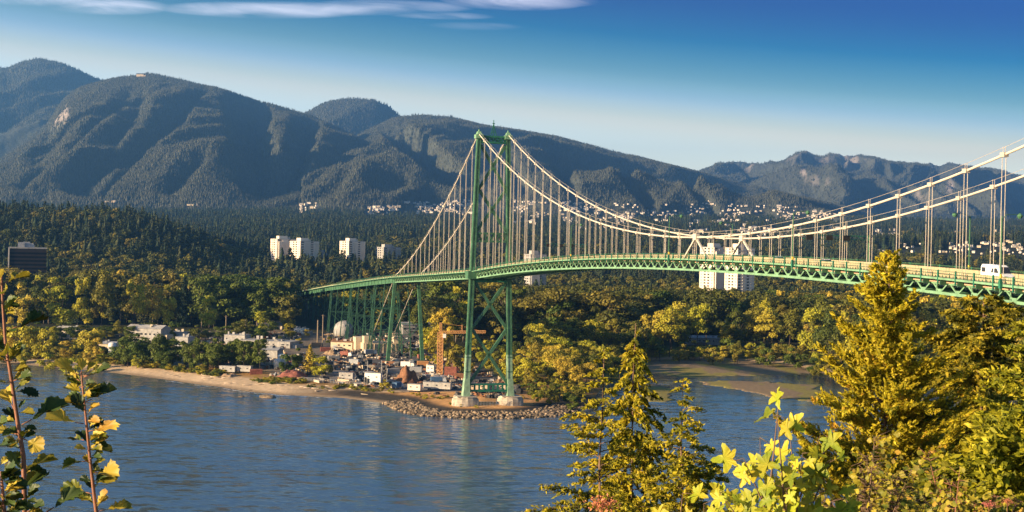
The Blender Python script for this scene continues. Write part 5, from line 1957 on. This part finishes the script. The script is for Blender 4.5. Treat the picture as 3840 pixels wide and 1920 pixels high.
# rubble and small scrap strewn over the yard
RB = []
for i, (m_, d3) in enumerate((('grey', (1.6, .9, .7)), ('wood', (2.6, .4, .35)), ('rust', (1.2, 1.0, .9)), ('conc', (1.4, 1.1, .8)), ('beige', (1.0, .8, 1.1)), ('asphalt', (2.2, 1.6, 1.2)), ('red', (1.1, .7, .5)), ('wood', (1.5, .9, 1.0)), ('darkroof', (2.4, 1.5, 1.4)))):
    rr = random.Random(i); mb = MB()
    for _ in range(4):
        mb.box((rr.uniform(-1.4, 1.4), rr.uniform(-1.2, 1.2), d3[2] * rr.uniform(.3, .8)), [c * rr.uniform(.5, 1.3) for c in d3], rr.uniform(0, 3))
    RB.append(mb.mesh('rubble', M_[m_]))
X, Y = wood_points(9000, 590, 1010, -0.30, 0.01, 1.2)
yd_ = np.maximum(sdist(YARD, X, Y), sdist(LEFTYARD, X, Y) - 12)
m = (yd_ > 0) & (fbm(X / 18, Y / 25, 171, 3) > .44)
X, Y = X[m][:2600], Y[m][:2600]; n = len(X)
k = r.uniform(.35, 1.25, n)
tag(scatter('yard_rubble', np.stack([X, Y, ground_z(X, Y)], 1), np.stack([k, k, k * r.uniform(.6, 1.6, n)], 1), r.integers(0, 9, n), RB, 71), kind='stuff')

# lumber stacks, pipes, fences, poles
for i in range(34):
    px = rng.uniform(1190, 1700); py = rng.uniform(1310, 1440)
    x, y, z = gpt(px, py)
    if not clear_of(x, y, -8):
        continue
    mb = MB(); L = rng.uniform(3, 8); k = rng.choice(['wood', 'grey', 'beige', 'conc', 'rust', 'white'])
    for a in range(3):
        for c in range(2):
            mb.box((rng.uniform(-.3, .3), (a - 1) * .9, .35 + c * .55), (L, .8, .5))
    o = mb.build('material_stack', M_[k]); o.location = (x, y, z); o.rotation_euler = (0, 0, rng.uniform(0, 3.1))
    tag(o, 'stack of building material lying in the yard between viaduct and crane', 'material stack', 'building material in the yard')


def pole(px, ytop, ybase, label, arms=1, rad=.17, m='paletrunk'):
    x, y, z = gpt(px, ybase)
    h = at(px, ytop, y).z - z
    o = empty('utility_pole', (x, y, z), rng.uniform(-.3, .3))
    MB().tube([(0, 0, -.5), (0, 0, h)], [rad * 1.3, rad], 7).build('mast', M_[m], o)
    for k in range(arms):
        MB().box((0, 0, h - .7 - k * 1.4), (2.6, .16, .18)).tube([(-1, 0, h - .7 - k * 1.4), (-1, 0, h - .3 - k * 1.4)], .06).tube([(1, 0, h - .7 - k * 1.4), (1, 0, h - .3 - k * 1.4)], .06).build('crossarm', M_['trunk'], o)
    return tag(o, label, 'utility pole')


pole(449, 1172, 1262, 'utility pole in the trees above the left beach')
pole(846, 1183, 1268, 'utility pole above the flat white building, left of two', 1, .3)
pole(919, 1200, 1268, 'utility pole above the flat white building, right of two', 1, .3)
pole(1209, 1180, 1300, 'tall pale pole under the viaduct end', 1, .3)
pole(1190, 1200, 1300, 'thick pole left of the tall pale pole under the viaduct', 0, .4)
pole(1462, 1195, 1265, 'utility pole between the viaduct leg and the anchor block')
pole(2716, 1205, 1300, 'white pole in the wood behind the tidal flat', 1, .2, 'white')
pole(592, 1024, 1130, 'lamp mast above the golden clump on the left', 1, .2, 'grey')
pole(1378, 1355, 1400, 'thin mast in the front of the building site, left of the white cabin', 0, .15, 'grey')
pole(1430, 1350, 1425, 'thin pale mast behind the white site cabin', 0, .12, 'offwhite')
for (a, c, lab, h, m) in (((1130, 1428), (1400, 1448), 'wire fence along the top of the beach', 1.8, 'grey'), ((1700, 1525), (1950, 1522), 'mesh fence around the piers of the bridge tower', 2.0, 'grey'), ((1620, 1350), (1760, 1395), 'red fence along the ramp behind the crane', 1.4, 'red')):
    p0 = Vector(gpt(*a)); p1 = Vector(gpt(*c))
    o = empty('fence', p0)
    n = 22
    for i in range(n + 1):
        g_ = p0.lerp(p1, i / n); g_.z = gz(g_.x, g_.y); g_ -= p0
        MB().beam(g_, g_ + Vector((0, 0, h)), .1, .1).build('post', M_[m], o)
    w_ = MB()
    for i in range(n):
        qa = p0.lerp(p1, i / n); qa.z = gz(qa.x, qa.y); qb = p0.lerp(p1, (i + 1) / n); qb.z = gz(qb.x, qb.y)
        for k in (.3, .6, .95):
            w_.beam(qa - p0 + Vector((0, 0, h * k)), qb - p0 + Vector((0, 0, h * k)), .05, .06)
    w_.build('rail', M_[m], o)
    tag(o, lab, 'fence')


# ------------------------------------------------------------------ trees on the near hillside
M_['cedar'] = leafmat('cedar_spray', [(0.12, 0.13, 0.010), (0.32, 0.28, 0.016), (0.52, 0.40, 0.022), (0.40, 0.37, 0.02), (0.54, 0.31, 0.03)], 0.4, .6, .3, .2, 1.1)
M_['cedargreen'] = leafmat('green_spray', [(0.10, 0.12, 0.010), (0.26, 0.25, 0.012), (0.40, 0.34, 0.022)], 0.3, .6, .3, .2, 1.3)
M_['hemlock'] = leafmat('hemlock_spray', [(0.075, 0.085, 0.008), (0.19, 0.18, 0.010), (0.36, 0.30, 0.016), (0.44, 0.33, 0.02)], 0.28, .6, .35, .2, 1.6)
M_['hemlockdark'] = leafmat('dark_spray', [(0.055, 0.065, 0.008), (0.20, 0.17, 0.012), (0.42, 0.31, 0.022)], 0.3, .6, .35, .2, 1.2)  # gold among the dark tones stands in for sunlit boughs
M_['nearbark'] = mat('near_bark', (0.16, 0.10, 0.065), .95, .35, 6.0, bump=.02)


def near_conifer(px, ytop, Y, half_w, low_y, seed, leaf, label, nb=70, droop=.5, dens=70, size=.11, gap=.25, lean=0.0, bare_top=0.0, up=0.15, trunk_r=.12, profile=1.0, biasx=0.0, asp=1.5, tilt=(-.1, .3), sag=.25, twig=1.0):
    rr = random.Random(seed); rnd = np.random.default_rng(seed)
    top = at(px, ytop, Y)
    zb = hill_z(top.x, Y)
    bot = Vector((top.x - lean, Y, zb - .5))
    o = empty('conifer_tree', (bot.x, Y, zb - .5))
    H = top.z - bot.z
    vis = top.z - at(px, low_y, Y).z                 # the boughs go on a little below the picture, then the stem is bare
    pts = []
    for i in range(15):
        t_ = i / 14
        pts.append(Vector((lean * t_ + rr.uniform(-.05, .05) * (t_ < 1), rr.uniform(-.05, .05), H * t_)))
    tk = MB().tube(pts, [trunk_r * (1 - .93 * i / 14) + .008 for i in range(15)], 8)
    cen, nor, axs = [], [], []
    for b_ in range(nb):
        f = (b_ + rr.random()) / nb                  # 0 top .. 1 low
        if f < bare_top and rr.random() < .8:
            continue
        if rr.random() < gap:
            continue
        h = H - vis * f
        org = Vector((lean * h / H, 0, h))
        az_ = b_ * 2.399 + rr.uniform(-.5, .5)
        dr_ = droop * rr.uniform(.5, 1.6); up_ = up * rr.uniform(.3, 1.5)
        L = half_w * (min(1, f * 1.15 + .03) ** profile) * rr.choice((rr.uniform(.4, .8), rr.uniform(.75, 1.06)))
        dirv = Vector((math.cos(az_) + biasx * .5, math.sin(az_), 0)).normalized()
        bp = []
        ns = 7
        for i in range(ns + 1):
            q = i / ns
            bp.append(org + dirv * L * q + Vector((0, 0, L * (up_ * q * 2 - dr_ * q * q))))
        tk.tube(bp, [max(.004, .028 * (L / 3 + .2) * (1 - q / (ns + 1))) for q in range(ns + 1)], 5)
        side = np.array((-dirv.y, dirv.x, 0.0)); dv = np.array(dirv); upz = np.array((0, 0, 1.0))
        BP = np.array([tuple(v) for v in bp])
        n2 = int(L * 9 * twig) + 3
        for k2 in range(n2):                         # branchlets, each a tapering plume of sprays
            q = .12 + .88 * (k2 + rr.random()) / n2
            ii = min(ns - 1, int(q * ns)); fr = q * ns - ii
            b0 = BP[ii] * (1 - fr) + BP[ii + 1] * fr
            sg = 1 if k2 % 2 else -1
            bd = dv * rr.uniform(.5, 1.0) + side * sg * rr.uniform(.35, 1.0) * (1.15 - q * .8) + upz * rr.uniform(*tilt)
            bd /= np.linalg.norm(bd)
            l2 = (L * .30 * (1.15 - q) + .16) * rr.uniform(.6, 1.3)
            n3 = max(5, int(l2 * dens * .55))
            tt_ = rnd.random(n3) ** .8
            c = b0 + np.outer(tt_ * l2, bd) - np.outer(tt_ ** 2 * l2 * sag, upz)
            c = c + rnd.normal(0, 1, (n3, 3)) * (.055 * (1.15 - tt_) * min(1.0, L + .3))[:, None]
            ax = bd - np.outer(tt_ * 2 * sag, upz)
            cen.append(c); axs.append(ax)
            nv = np.cross(bd, side) * rr.choice((-1, 1)) + upz * .5 + np.array((-.35, -.45, 0))
            nor.append(np.tile(nv, (n3, 1)))
    cen = np.concatenate(cen); nor = np.concatenate(nor); axs = np.concatenate(axs)
    v1, f1 = leafcloud(cen, nor, size, asp, rnd, jit=.6, axis=axs, ajit=.45)
    me = mesh_np('crown', v1, f1, M_[leaf])
    link('crown', me, o)
    tk.build('trunk', M_['nearbark'], o, True)
    return tag(o, label, 'tree')


near_conifer(2385, 1212, 46, 2.2, 2060, 11, 'hemlock', 'dark green conifer with a bent bare tip in front of the water', nb=100, droop=.7, dens=85, size=.066, gap=.16, lean=.1, bare_top=.05, up=.2, tilt=(-.5, .1), sag=.6)
near_conifer(2266, 1312, 43, 2.5, 2060, 12, 'hemlock', 'ragged olive conifer left of the one with the bent tip', nb=74, droop=.34, dens=66, size=.056, gap=.3, lean=.2, up=.14, biasx=-.45, tilt=(-.2, .35), sag=.2)
near_conifer(2562, 1420, 38, 2.1, 2060, 13, 'hemlock', 'smaller sparse conifer right of the one with the bent tip', nb=74, droop=.34, dens=66, size=.054, gap=.28, up=.16, biasx=.25, tilt=(-.2, .35), sag=.2)
near_conifer(3338, 955, 50, 3.8, 2060, 14, 'cedar', 'large golden cedar rising in front of the bridge deck', nb=220, droop=.12, dens=88, size=.064, gap=.15, up=.34, trunk_r=.2, profile=.80, tilt=(.1, .8), sag=-.15)
near_conifer(3690, 1115, 58, 5.2, 2060, 15, 'hemlockdark', 'dark green broad tree right of the golden cedar', nb=130, droop=.25, dens=60, size=.095, gap=.15, up=.22, trunk_r=.25, profile=.5, tilt=(-.2, .4), sag=.2)
near_conifer(3905, 1175, 44, 3.2, 2060, 16, 'cedargreen', 'yellow green conifer cut by the right edge', nb=90, droop=.25, dens=70, size=.075, gap=.15, up=.24, trunk_r=.15, profile=.6, tilt=(-.1, .5), sag=.1)
near_conifer(3905, 1560, 14, 1.15, 2010, 17, 'cedargreen', 'bright green young cedar in the lower right corner', nb=110, droop=.3, dens=150, size=.034, gap=.05, up=.25, trunk_r=.05, profile=.6, tilt=(-.1, .6), sag=.0, twig=2.2)

# ------------------------------------------------------------------ broad leaves close to the camera
M_['mapleleaf'] = leafmat('maple_leaf', [(0.42, 0.40, 0.02), (0.20, 0.26, 0.02), (0.52, 0.43, 0.03), (0.30, 0.36, 0.02), (0.56, 0.46, 0.04)], .36, .5, .18, .3, 2.0)
M_['oliveleaf'] = leafmat('olive_leaf', [(0.10, 0.13, 0.012), (0.28, 0.24, 0.02), (0.42, 0.34, 0.03), (0.07, 0.10, 0.012), (0.36, 0.22, 0.03)], .35, .5, .25, .3, 3.0)
M_['shootleaf'] = leafmat('shoot_leaf', [(0.055, 0.10, 0.012), (0.13, 0.15, 0.014), (0.34, 0.27, 0.03), (0.09, 0.12, 0.014), (0.42, 0.33, 0.04)], .3, .45, .15, .35, 14.0)
M_['shootdark'] = leafmat('shoot_dark_leaf', [(0.020, 0.042, 0.010), (0.045, 0.075, 0.012), (0.03, 0.05, 0.01)], .15, .5, .2, .3, 14.0)
M_['shootsunlit'] = leafmat('shoot_sunlit_leaf', [(0.42, 0.30, 0.03), (0.55, 0.42, 0.06), (0.36, 0.20, 0.03)], .35, .5, .2, .3, 14.0)  # golden copy of the shoot leaf: sunlight is put into its colour
M_['redstem'] = mat('red_stem', (0.25, 0.11, 0.065), .6, .25, 30.0)
M_['pinkbloom'] = leafmat('pink_bloom', [(0.62, 0.24, 0.12), (0.55, 0.18, 0.14)], .3, .6, .2)


def maple_outline():
    lob = [(-125, .55), (-68, .85), (0, 1.0), (68, .85), (125, .55)]
    pts = [(0, -.06)]
    for i, (a, l) in enumerate(lob):
        for da, k in ((-21, .60), (-12, .74), (-9, .88), (0, 1.0), (9, .88), (12, .74), (21, .60)):
            t_ = R(a + da); pts.append((math.sin(t_) * l * k, math.cos(t_) * l * k))
        if i < 4:
            t_ = R((a + lob[i + 1][0]) / 2); pts.append((math.sin(t_) * .40, math.cos(t_) * .40))
    return pts


def lobed_outline():                                 # short rounded lobes, wedge shaped base
    pts = [(0, 0)]
    right = [(.05, .10), (.12, .22), (.22, .26), (.20, .33), (.32, .38), (.30, .46), (.41, .54), (.36, .61), (.42, .70), (.32, .75), (.33, .85), (.22, .86), (.20, .96), (.09, .93), (0, 1.0)]
    pts += right + [(-x, y) for x, y in right[-2::-1]]
    return pts


def add_leaf(vs, fs, base, axis, nrm, L, outline, fold=.15, curl=.2, wide=1.0, ctr=.35):
    axis = axis.normalized(); sd_ = axis.cross(nrm).normalized(); nr = sd_.cross(axis)
    b0 = len(vs)
    vs.append(tuple(base + axis * L * ctr))
    for x, y in outline:
        p = base + axis * (y * L) + sd_ * (x * L * wide) + nr * (L * (fold * abs(x) - curl * max(0, y - ctr) ** 2 + rng.uniform(-.07, .07)))
        vs.append(tuple(p))
    n = len(outline)
    for i in range(n):
        fs.append((b0, b0 + 1 + i, b0 + 1 + (i + 1) % n))


def leafy_branches(name, label, root, stems, seed, outline, Lr, mat_, stem_m, per=9, spread=.5, cat='sapling', petiole=.1, face=(-.55, -.6, .55), wide=1.0, r0=.012):
    """a young tree: stem from the hillside, twigs given by their ends, leaves along the twigs"""
    rr = random.Random(seed)
    o = empty(name, root)
    tk = MB(); vs, fs = [], []
    root = Vector(root)
    fork = Vector((sum(e.x for e, _ in stems) / len(stems), sum(e.y for e, _ in stems) / len(stems), min(e.z for e, _ in stems) - .9)) - root
    tk.tube([Vector((0, 0, -.3)), fork * .5 + Vector((.04, 0, .1)), fork], [r0 * 4, r0 * 3, r0 * 2.2], 7)
    for e, n in stems:
        e = e - root
        mid = fork.lerp(e, .5) + Vector((rr.uniform(-.12, .12), rr.uniform(-.12, .12), rr.uniform(-.05, .1)))
        pts = [fork.lerp(mid, k / 4) for k in range(4)] + [mid.lerp(e, k / 4) for k in range(5)]
        tk.tube(pts, [r0 * (1.8 - 1.6 * k / 8) for k in range(9)], 5)
        for i in range(n):
            q = rr.uniform(.35, 1.0) if i else 1.0
            k = min(7, int(q * 8)); p = pts[k].lerp(pts[k + 1], q * 8 - k)
            a = rr.uniform(0, 6.28)
            d = (Vector((math.cos(a), math.sin(a) * .7, rr.uniform(-.5, .6)))).normalized()
            pe = p + d * petiole * rr.uniform(.6, 1.5)
            tk.tube([p, pe], [r0 * .25, r0 * .18], 4)
            nrm = (Vector(face) + Vector((rr.uniform(-1, 1), rr.uniform(-1, 1), rr.uniform(-1, 1))) * spread).normalized()
            ax = d - nrm * d.dot(nrm) + Vector((0, 0, -.35))
            add_leaf(vs, fs, pe, ax, nrm, Lr * rr.uniform(.55, 1.15), outline, rr.uniform(.05, .3), rr.uniform(.05, .35), wide)
    link('foliage', mesh_np('foliage', np.array(vs), np.array(fs), M_[mat_]), o)
    tk.build('stem', M_[stem_m], o, True)
    return tag(o, label, cat)


MO = maple_outline()
Ym = 10.5
ends = [((2925, 1465), 3), ((2915, 1560), 4), ((2850, 1640), 6), ((2960, 1600), 5), ((3080, 1620), 6), ((2790, 1720), 7), ((2900, 1740), 8), ((3010, 1700), 7), ((3120, 1720), 6), ((2950, 1830), 9), ((3080, 1830), 9), ((2840, 1850), 8), ((3190, 1840), 7), ((2700, 1850), 6)]
leafy_branches('maple_sapling', 'yellow green maple with large five lobed leaves in the lower middle', (at(2960, 1900, Ym).x, Ym, hill_z(0, Ym)),
               [(at(x, y, Ym + rng.uniform(-.5, .5)), int(n * 1.6)) for (x, y), n in ends], 31, MO, .132, 'mapleleaf', 'nearbark', cat='maple', petiole=.09, r0=.010)
Y2 = 9.0
ends = [((2560, 1850), 6), ((2640, 1890), 6), ((2700, 1900), 5), ((2760, 1900), 6), ((2480, 1905), 4)]
leafy_branches('maple_sapling', 'small yellow maple twig low between the conifers and the large maple', (at(2640, 1950, Y2).x, Y2, hill_z(0, Y2)),
               [(at(x, y, Y2 + rng.uniform(-.3, .3)), n) for (x, y), n in ends], 32, MO, .12, 'mapleleaf', 'nearbark', cat='maple', petiole=.07, r0=.008)
Y3 = 12.0
ends = [((3250, 1720), 26), ((3330, 1790), 30), ((3420, 1760), 26), ((3220, 1850), 26), ((3360, 1860), 30), ((3480, 1850), 28), ((3120, 1880), 24), ((3560, 1890), 22), ((3280, 1640), 16), ((3040, 1900), 20)]
leafy_branches('leafy_shrub', 'olive and gold leafed shrub below the golden cedar', (at(3320, 1950, Y3).x, Y3, hill_z(0, Y3)),
               [(at(x, y, Y3 + rng.uniform(-.8, .8)), n * 6) for (x, y), n in ends], 33, lobed_outline(), .062, 'oliveleaf', 'nearbark', cat='shrub', petiole=.12, r0=.009, spread=.9)
Y4 = 9.5
ends = [((3480, 1700), 12), ((3560, 1800), 14), ((3600, 1760), 8), ((3660, 1830), 14), ((3740, 1860), 16), ((3590, 1880), 12), ((3820, 1880), 12), ((3700, 1900), 14)]
leafy_branches('leafy_shrub', 'green leafed shrub in the lower right with reddish tips', (at(3700, 1950, Y4).x, Y4, hill_z(0, Y4)),
               [(at(x, y, Y4 + rng.uniform(-.5, .5)), n * 7) for (x, y), n in ends], 34, lobed_outline(), .052, 'oliveleaf', 'redstem', cat='shrub', petiole=.06, r0=.008, spread=.7)
# red brown bramble heads
for (px, py, Yb, sz, lab) in ((2262, 1888, 7.5, .045, 'salmon pink seed head low in front of the conifers'), (3710, 1892, 8.0, .022, 'pink flower head in the lower right corner'), (3780, 1880, 8.2, .018, 'small red flower head next to the pink one')):
    p = at(px, py, Yb)
    o = empty('flower_head', p)
    rnd = np.random.default_rng(int(px))
    c = rnd.normal(0, 1, (260, 3)) * np.array((1.0, .6, .55)) * sz * .8
    v, f = leafcloud(c, c, sz * .16, 1.4, rnd, jit=.6)
    link('bloom', mesh_np('bloom', v, f, M_['pinkbloom']), o)
    gh = p.z - hill_z(0, Yb)
    MB().tube([(0, 0, -gh), (.03, 0, -gh * .5), (0, 0, 0)], [.006, .005, .003], 5).build('stem', M_['redstem'], o, True)
    tag(o, lab, 'flower')

# leafy shoots at the left, close to the camera
LO = lobed_outline()


def shoot(label, Y, stem, leaves, seed, r0=.0036):
    rr = random.Random(seed)
    z = lambda p: at(p[0] / 1.4, 1000 + p[1] / 1.4, Y)
    pts = [z(p) for p in stem]
    root = Vector((pts[-1].x + .06, Y, hill_z(0, Y) - .05))
    o = empty('leafy_shoot', root)
    tk = MB()
    full = [p - root for p in pts] + [Vector((.0, 0, 0))]
    full[-1] = Vector((0, 0, 0))
    # smooth the stem
    sm = []
    for i in range(len(full) - 1):
        for k in range(4):
            sm.append(full[i].lerp(full[i + 1], k / 4))
    sm.append(full[-1])
    tk.tube(sm, [r0 * (.45 + .75 * i / len(sm)) for i in range(len(sm))], 8)
    V = {'g': ([], []), 'd': ([], []), 'y': ([], [])}
    for (b_, t_, kind, wide) in leaves:
        dy_ = rr.uniform(-.05, .05)
        pb, ptp = z(b_) - root, z(t_) - root + Vector((0, dy_, 0))
        d = ptp - pb
        pet = pb + d * .22
        tk.tube([pb, pet], [r0 * .32, r0 * .2], 5)
        ax = d * .78
        nrm = Vector((rr.uniform(-.5, .3), -.55, rr.uniform(.5, 1.0)))
        nrm = (nrm - ax.normalized() * nrm.dot(ax.normalized())).normalized()
        vs, fs = V[kind]
        add_leaf(vs, fs, pet, ax, nrm, ax.length, LO, rr.uniform(.3, .8), rr.uniform(-.1, .45), wide * .68)
    for i in range(44):                              # small leaves in the axils
        k = rr.randrange(2, len(sm) - 1); p0 = sm[k]
        d = Vector((rr.choice((-1, 1)) * rr.uniform(.4, 1), rr.uniform(-.6, .6), rr.uniform(-.1, .8))).normalized()
        vs, fs = V[rr.choice('ggddy')]
        add_leaf(vs, fs, p0 + d * .004, d, Vector((rr.uniform(-.6, .6), -.5, .8)).normalized(), rr.uniform(.020, .046), LO, rr.uniform(.2, .7), rr.uniform(0, .4), .75)
    for k, m in (('g', 'shootleaf'), ('d', 'shootdark'), ('y', 'shootsunlit')):
        vs, fs = V[k]
        if vs:
            link('leaf_spray', mesh_np('leaf_spray', np.array(vs), np.array(fs), M_[m]), o)
    tk.build('stem', M_['redstem'], o, True)
    return tag(o, label, 'shoot', 'leafy shoots at the left edge')


shoot('leafy shoot with a reddish stem standing alone over the water', 2.6, [(425, 555), (440, 700), (455, 850), (470, 1000), (490, 1180), (505, 1300)], [
    ((425, 575), (300, 500), 'y', 1.1), ((425, 565), (430, 478), 'y', 1.6), ((435, 575), (500, 500), 'g', 1.1), ((440, 580), (595, 520), 'd', 1.0), ((440, 575), (560, 535), 'g', 1.0), ((418, 600), (320, 565), 'y', 1.0), ((430, 635), (495, 598), 'd', 1.2), ((430, 637), (360, 615), 'g', .9),
    ((445, 712), (575, 645), 'g', 1.0), ((438, 825), (258, 782), 'y', 1.0), ((460, 865), (645, 822), 'y', .9), ((458, 860), (492, 790), 'g', 1.5), ((440, 912), (335, 915), 'g', 1.0), ((460, 912), (510, 902), 'd', 1.0),
    ((458, 1020), (365, 1025), 'g', 1.0), ((465, 1010), (545, 985), 'd', 1.0), ((490, 1082), (648, 1060), 'y', 1.25), ((488, 1080), (500, 1030), 'd', 1.4), ((488, 1195), (300, 1160), 'g', 1.2), ((490, 1190), (470, 1150), 'd', 1.4), ((508, 1285), (690, 1258), 'g', 1.0), ((508, 1260), (545, 1205), 'y', 1.5)], 51)
shoot('taller leafy shoot with a red brown stem left of the one over the water', 2.35, [(8, 40), (14, 200), (28, 400), (60, 600), (92, 820), (122, 1000), (128, 1300)], [
    ((12, 95), (98, 28), 'g', 1.1), ((10, 80), (-20, 30), 'y', 1.2), ((10, 100), (12, 20), 'y', 1.6), ((20, 145), (85, 118), 'g', .9), ((14, 235), (40, 190), 'y', 2.2), ((65, 325), (205, 268), 'd', 1.0), ((52, 495), (165, 435), 'd', 1.5), ((45, 495), (-20, 470), 'y', 1.4), ((40, 480), (60, 430), 'g', 1.5),
    ((62, 605), (-20, 600), 'g', 1.3), ((68, 600), (182, 562), 'd', 1.3), ((72, 750), (-10, 640), 'y', 1.3), ((72, 690), (40, 655), 'g', 1.6), ((112, 830), (322, 715), 'd', 1.1), ((-20, 860), (75, 790), 'g', .9),
    ((115, 900), (245, 955), 'y', 1.6), ((112, 905), (45, 960), 'y', 1.5), ((100, 880), (-20, 870), 'y', 1.2), ((30, 1035), (105, 990), 'g', 1.2), ((92, 1085), (262, 1005), 'g', .9), ((126, 1110), (110, 1060), 'y', 1.5),
    ((30, 1210), (225, 1105), 'd', 1.2), ((-20, 960), (60, 905), 'd', 1.4), ((135, 1290), (250, 1235), 'd', 1.3), ((240, 1290), (420, 1175), 'd', 1.1), ((-10, 1050), (40, 1000), 'y', 1.3)], 52, .0042)
shoot('short leafy shoot cut by the left edge below the taller ones', 2.2, [(4, 1075), (10, 1160), (22, 1300)], [
    ((8, 1090), (45, 1040), 'y', 1.2), ((10, 1160), (-40, 1120), 'g', 1.2), ((16, 1230), (60, 1180), 'y', 1.2), ((20, 1260), (-30, 1230), 'd', 1.2), ((22, 1290), (100, 1260), 'g', 1.0)], 53)

# ------------------------------------------------------------------ the evening air
hz = bpy.data.materials.new('evening_air')
hz.use_nodes = True
t = hz.node_tree
t.nodes.clear()
pv = N(t, 'ShaderNodeVolumePrincipled', i_Density=5.6e-5, i_Anisotropy=0.38)
pv.inputs['Color'].default_value = (0.16, 0.44, 0.95, 1)
t.links.new(pv.outputs[0], N(t, 'ShaderNodeOutputMaterial').inputs['Volume'])
hb = MB().box((0, 9000, 822), (34000, 24000, 1656)).build('haze', hz)
tag(hb, kind='stuff')
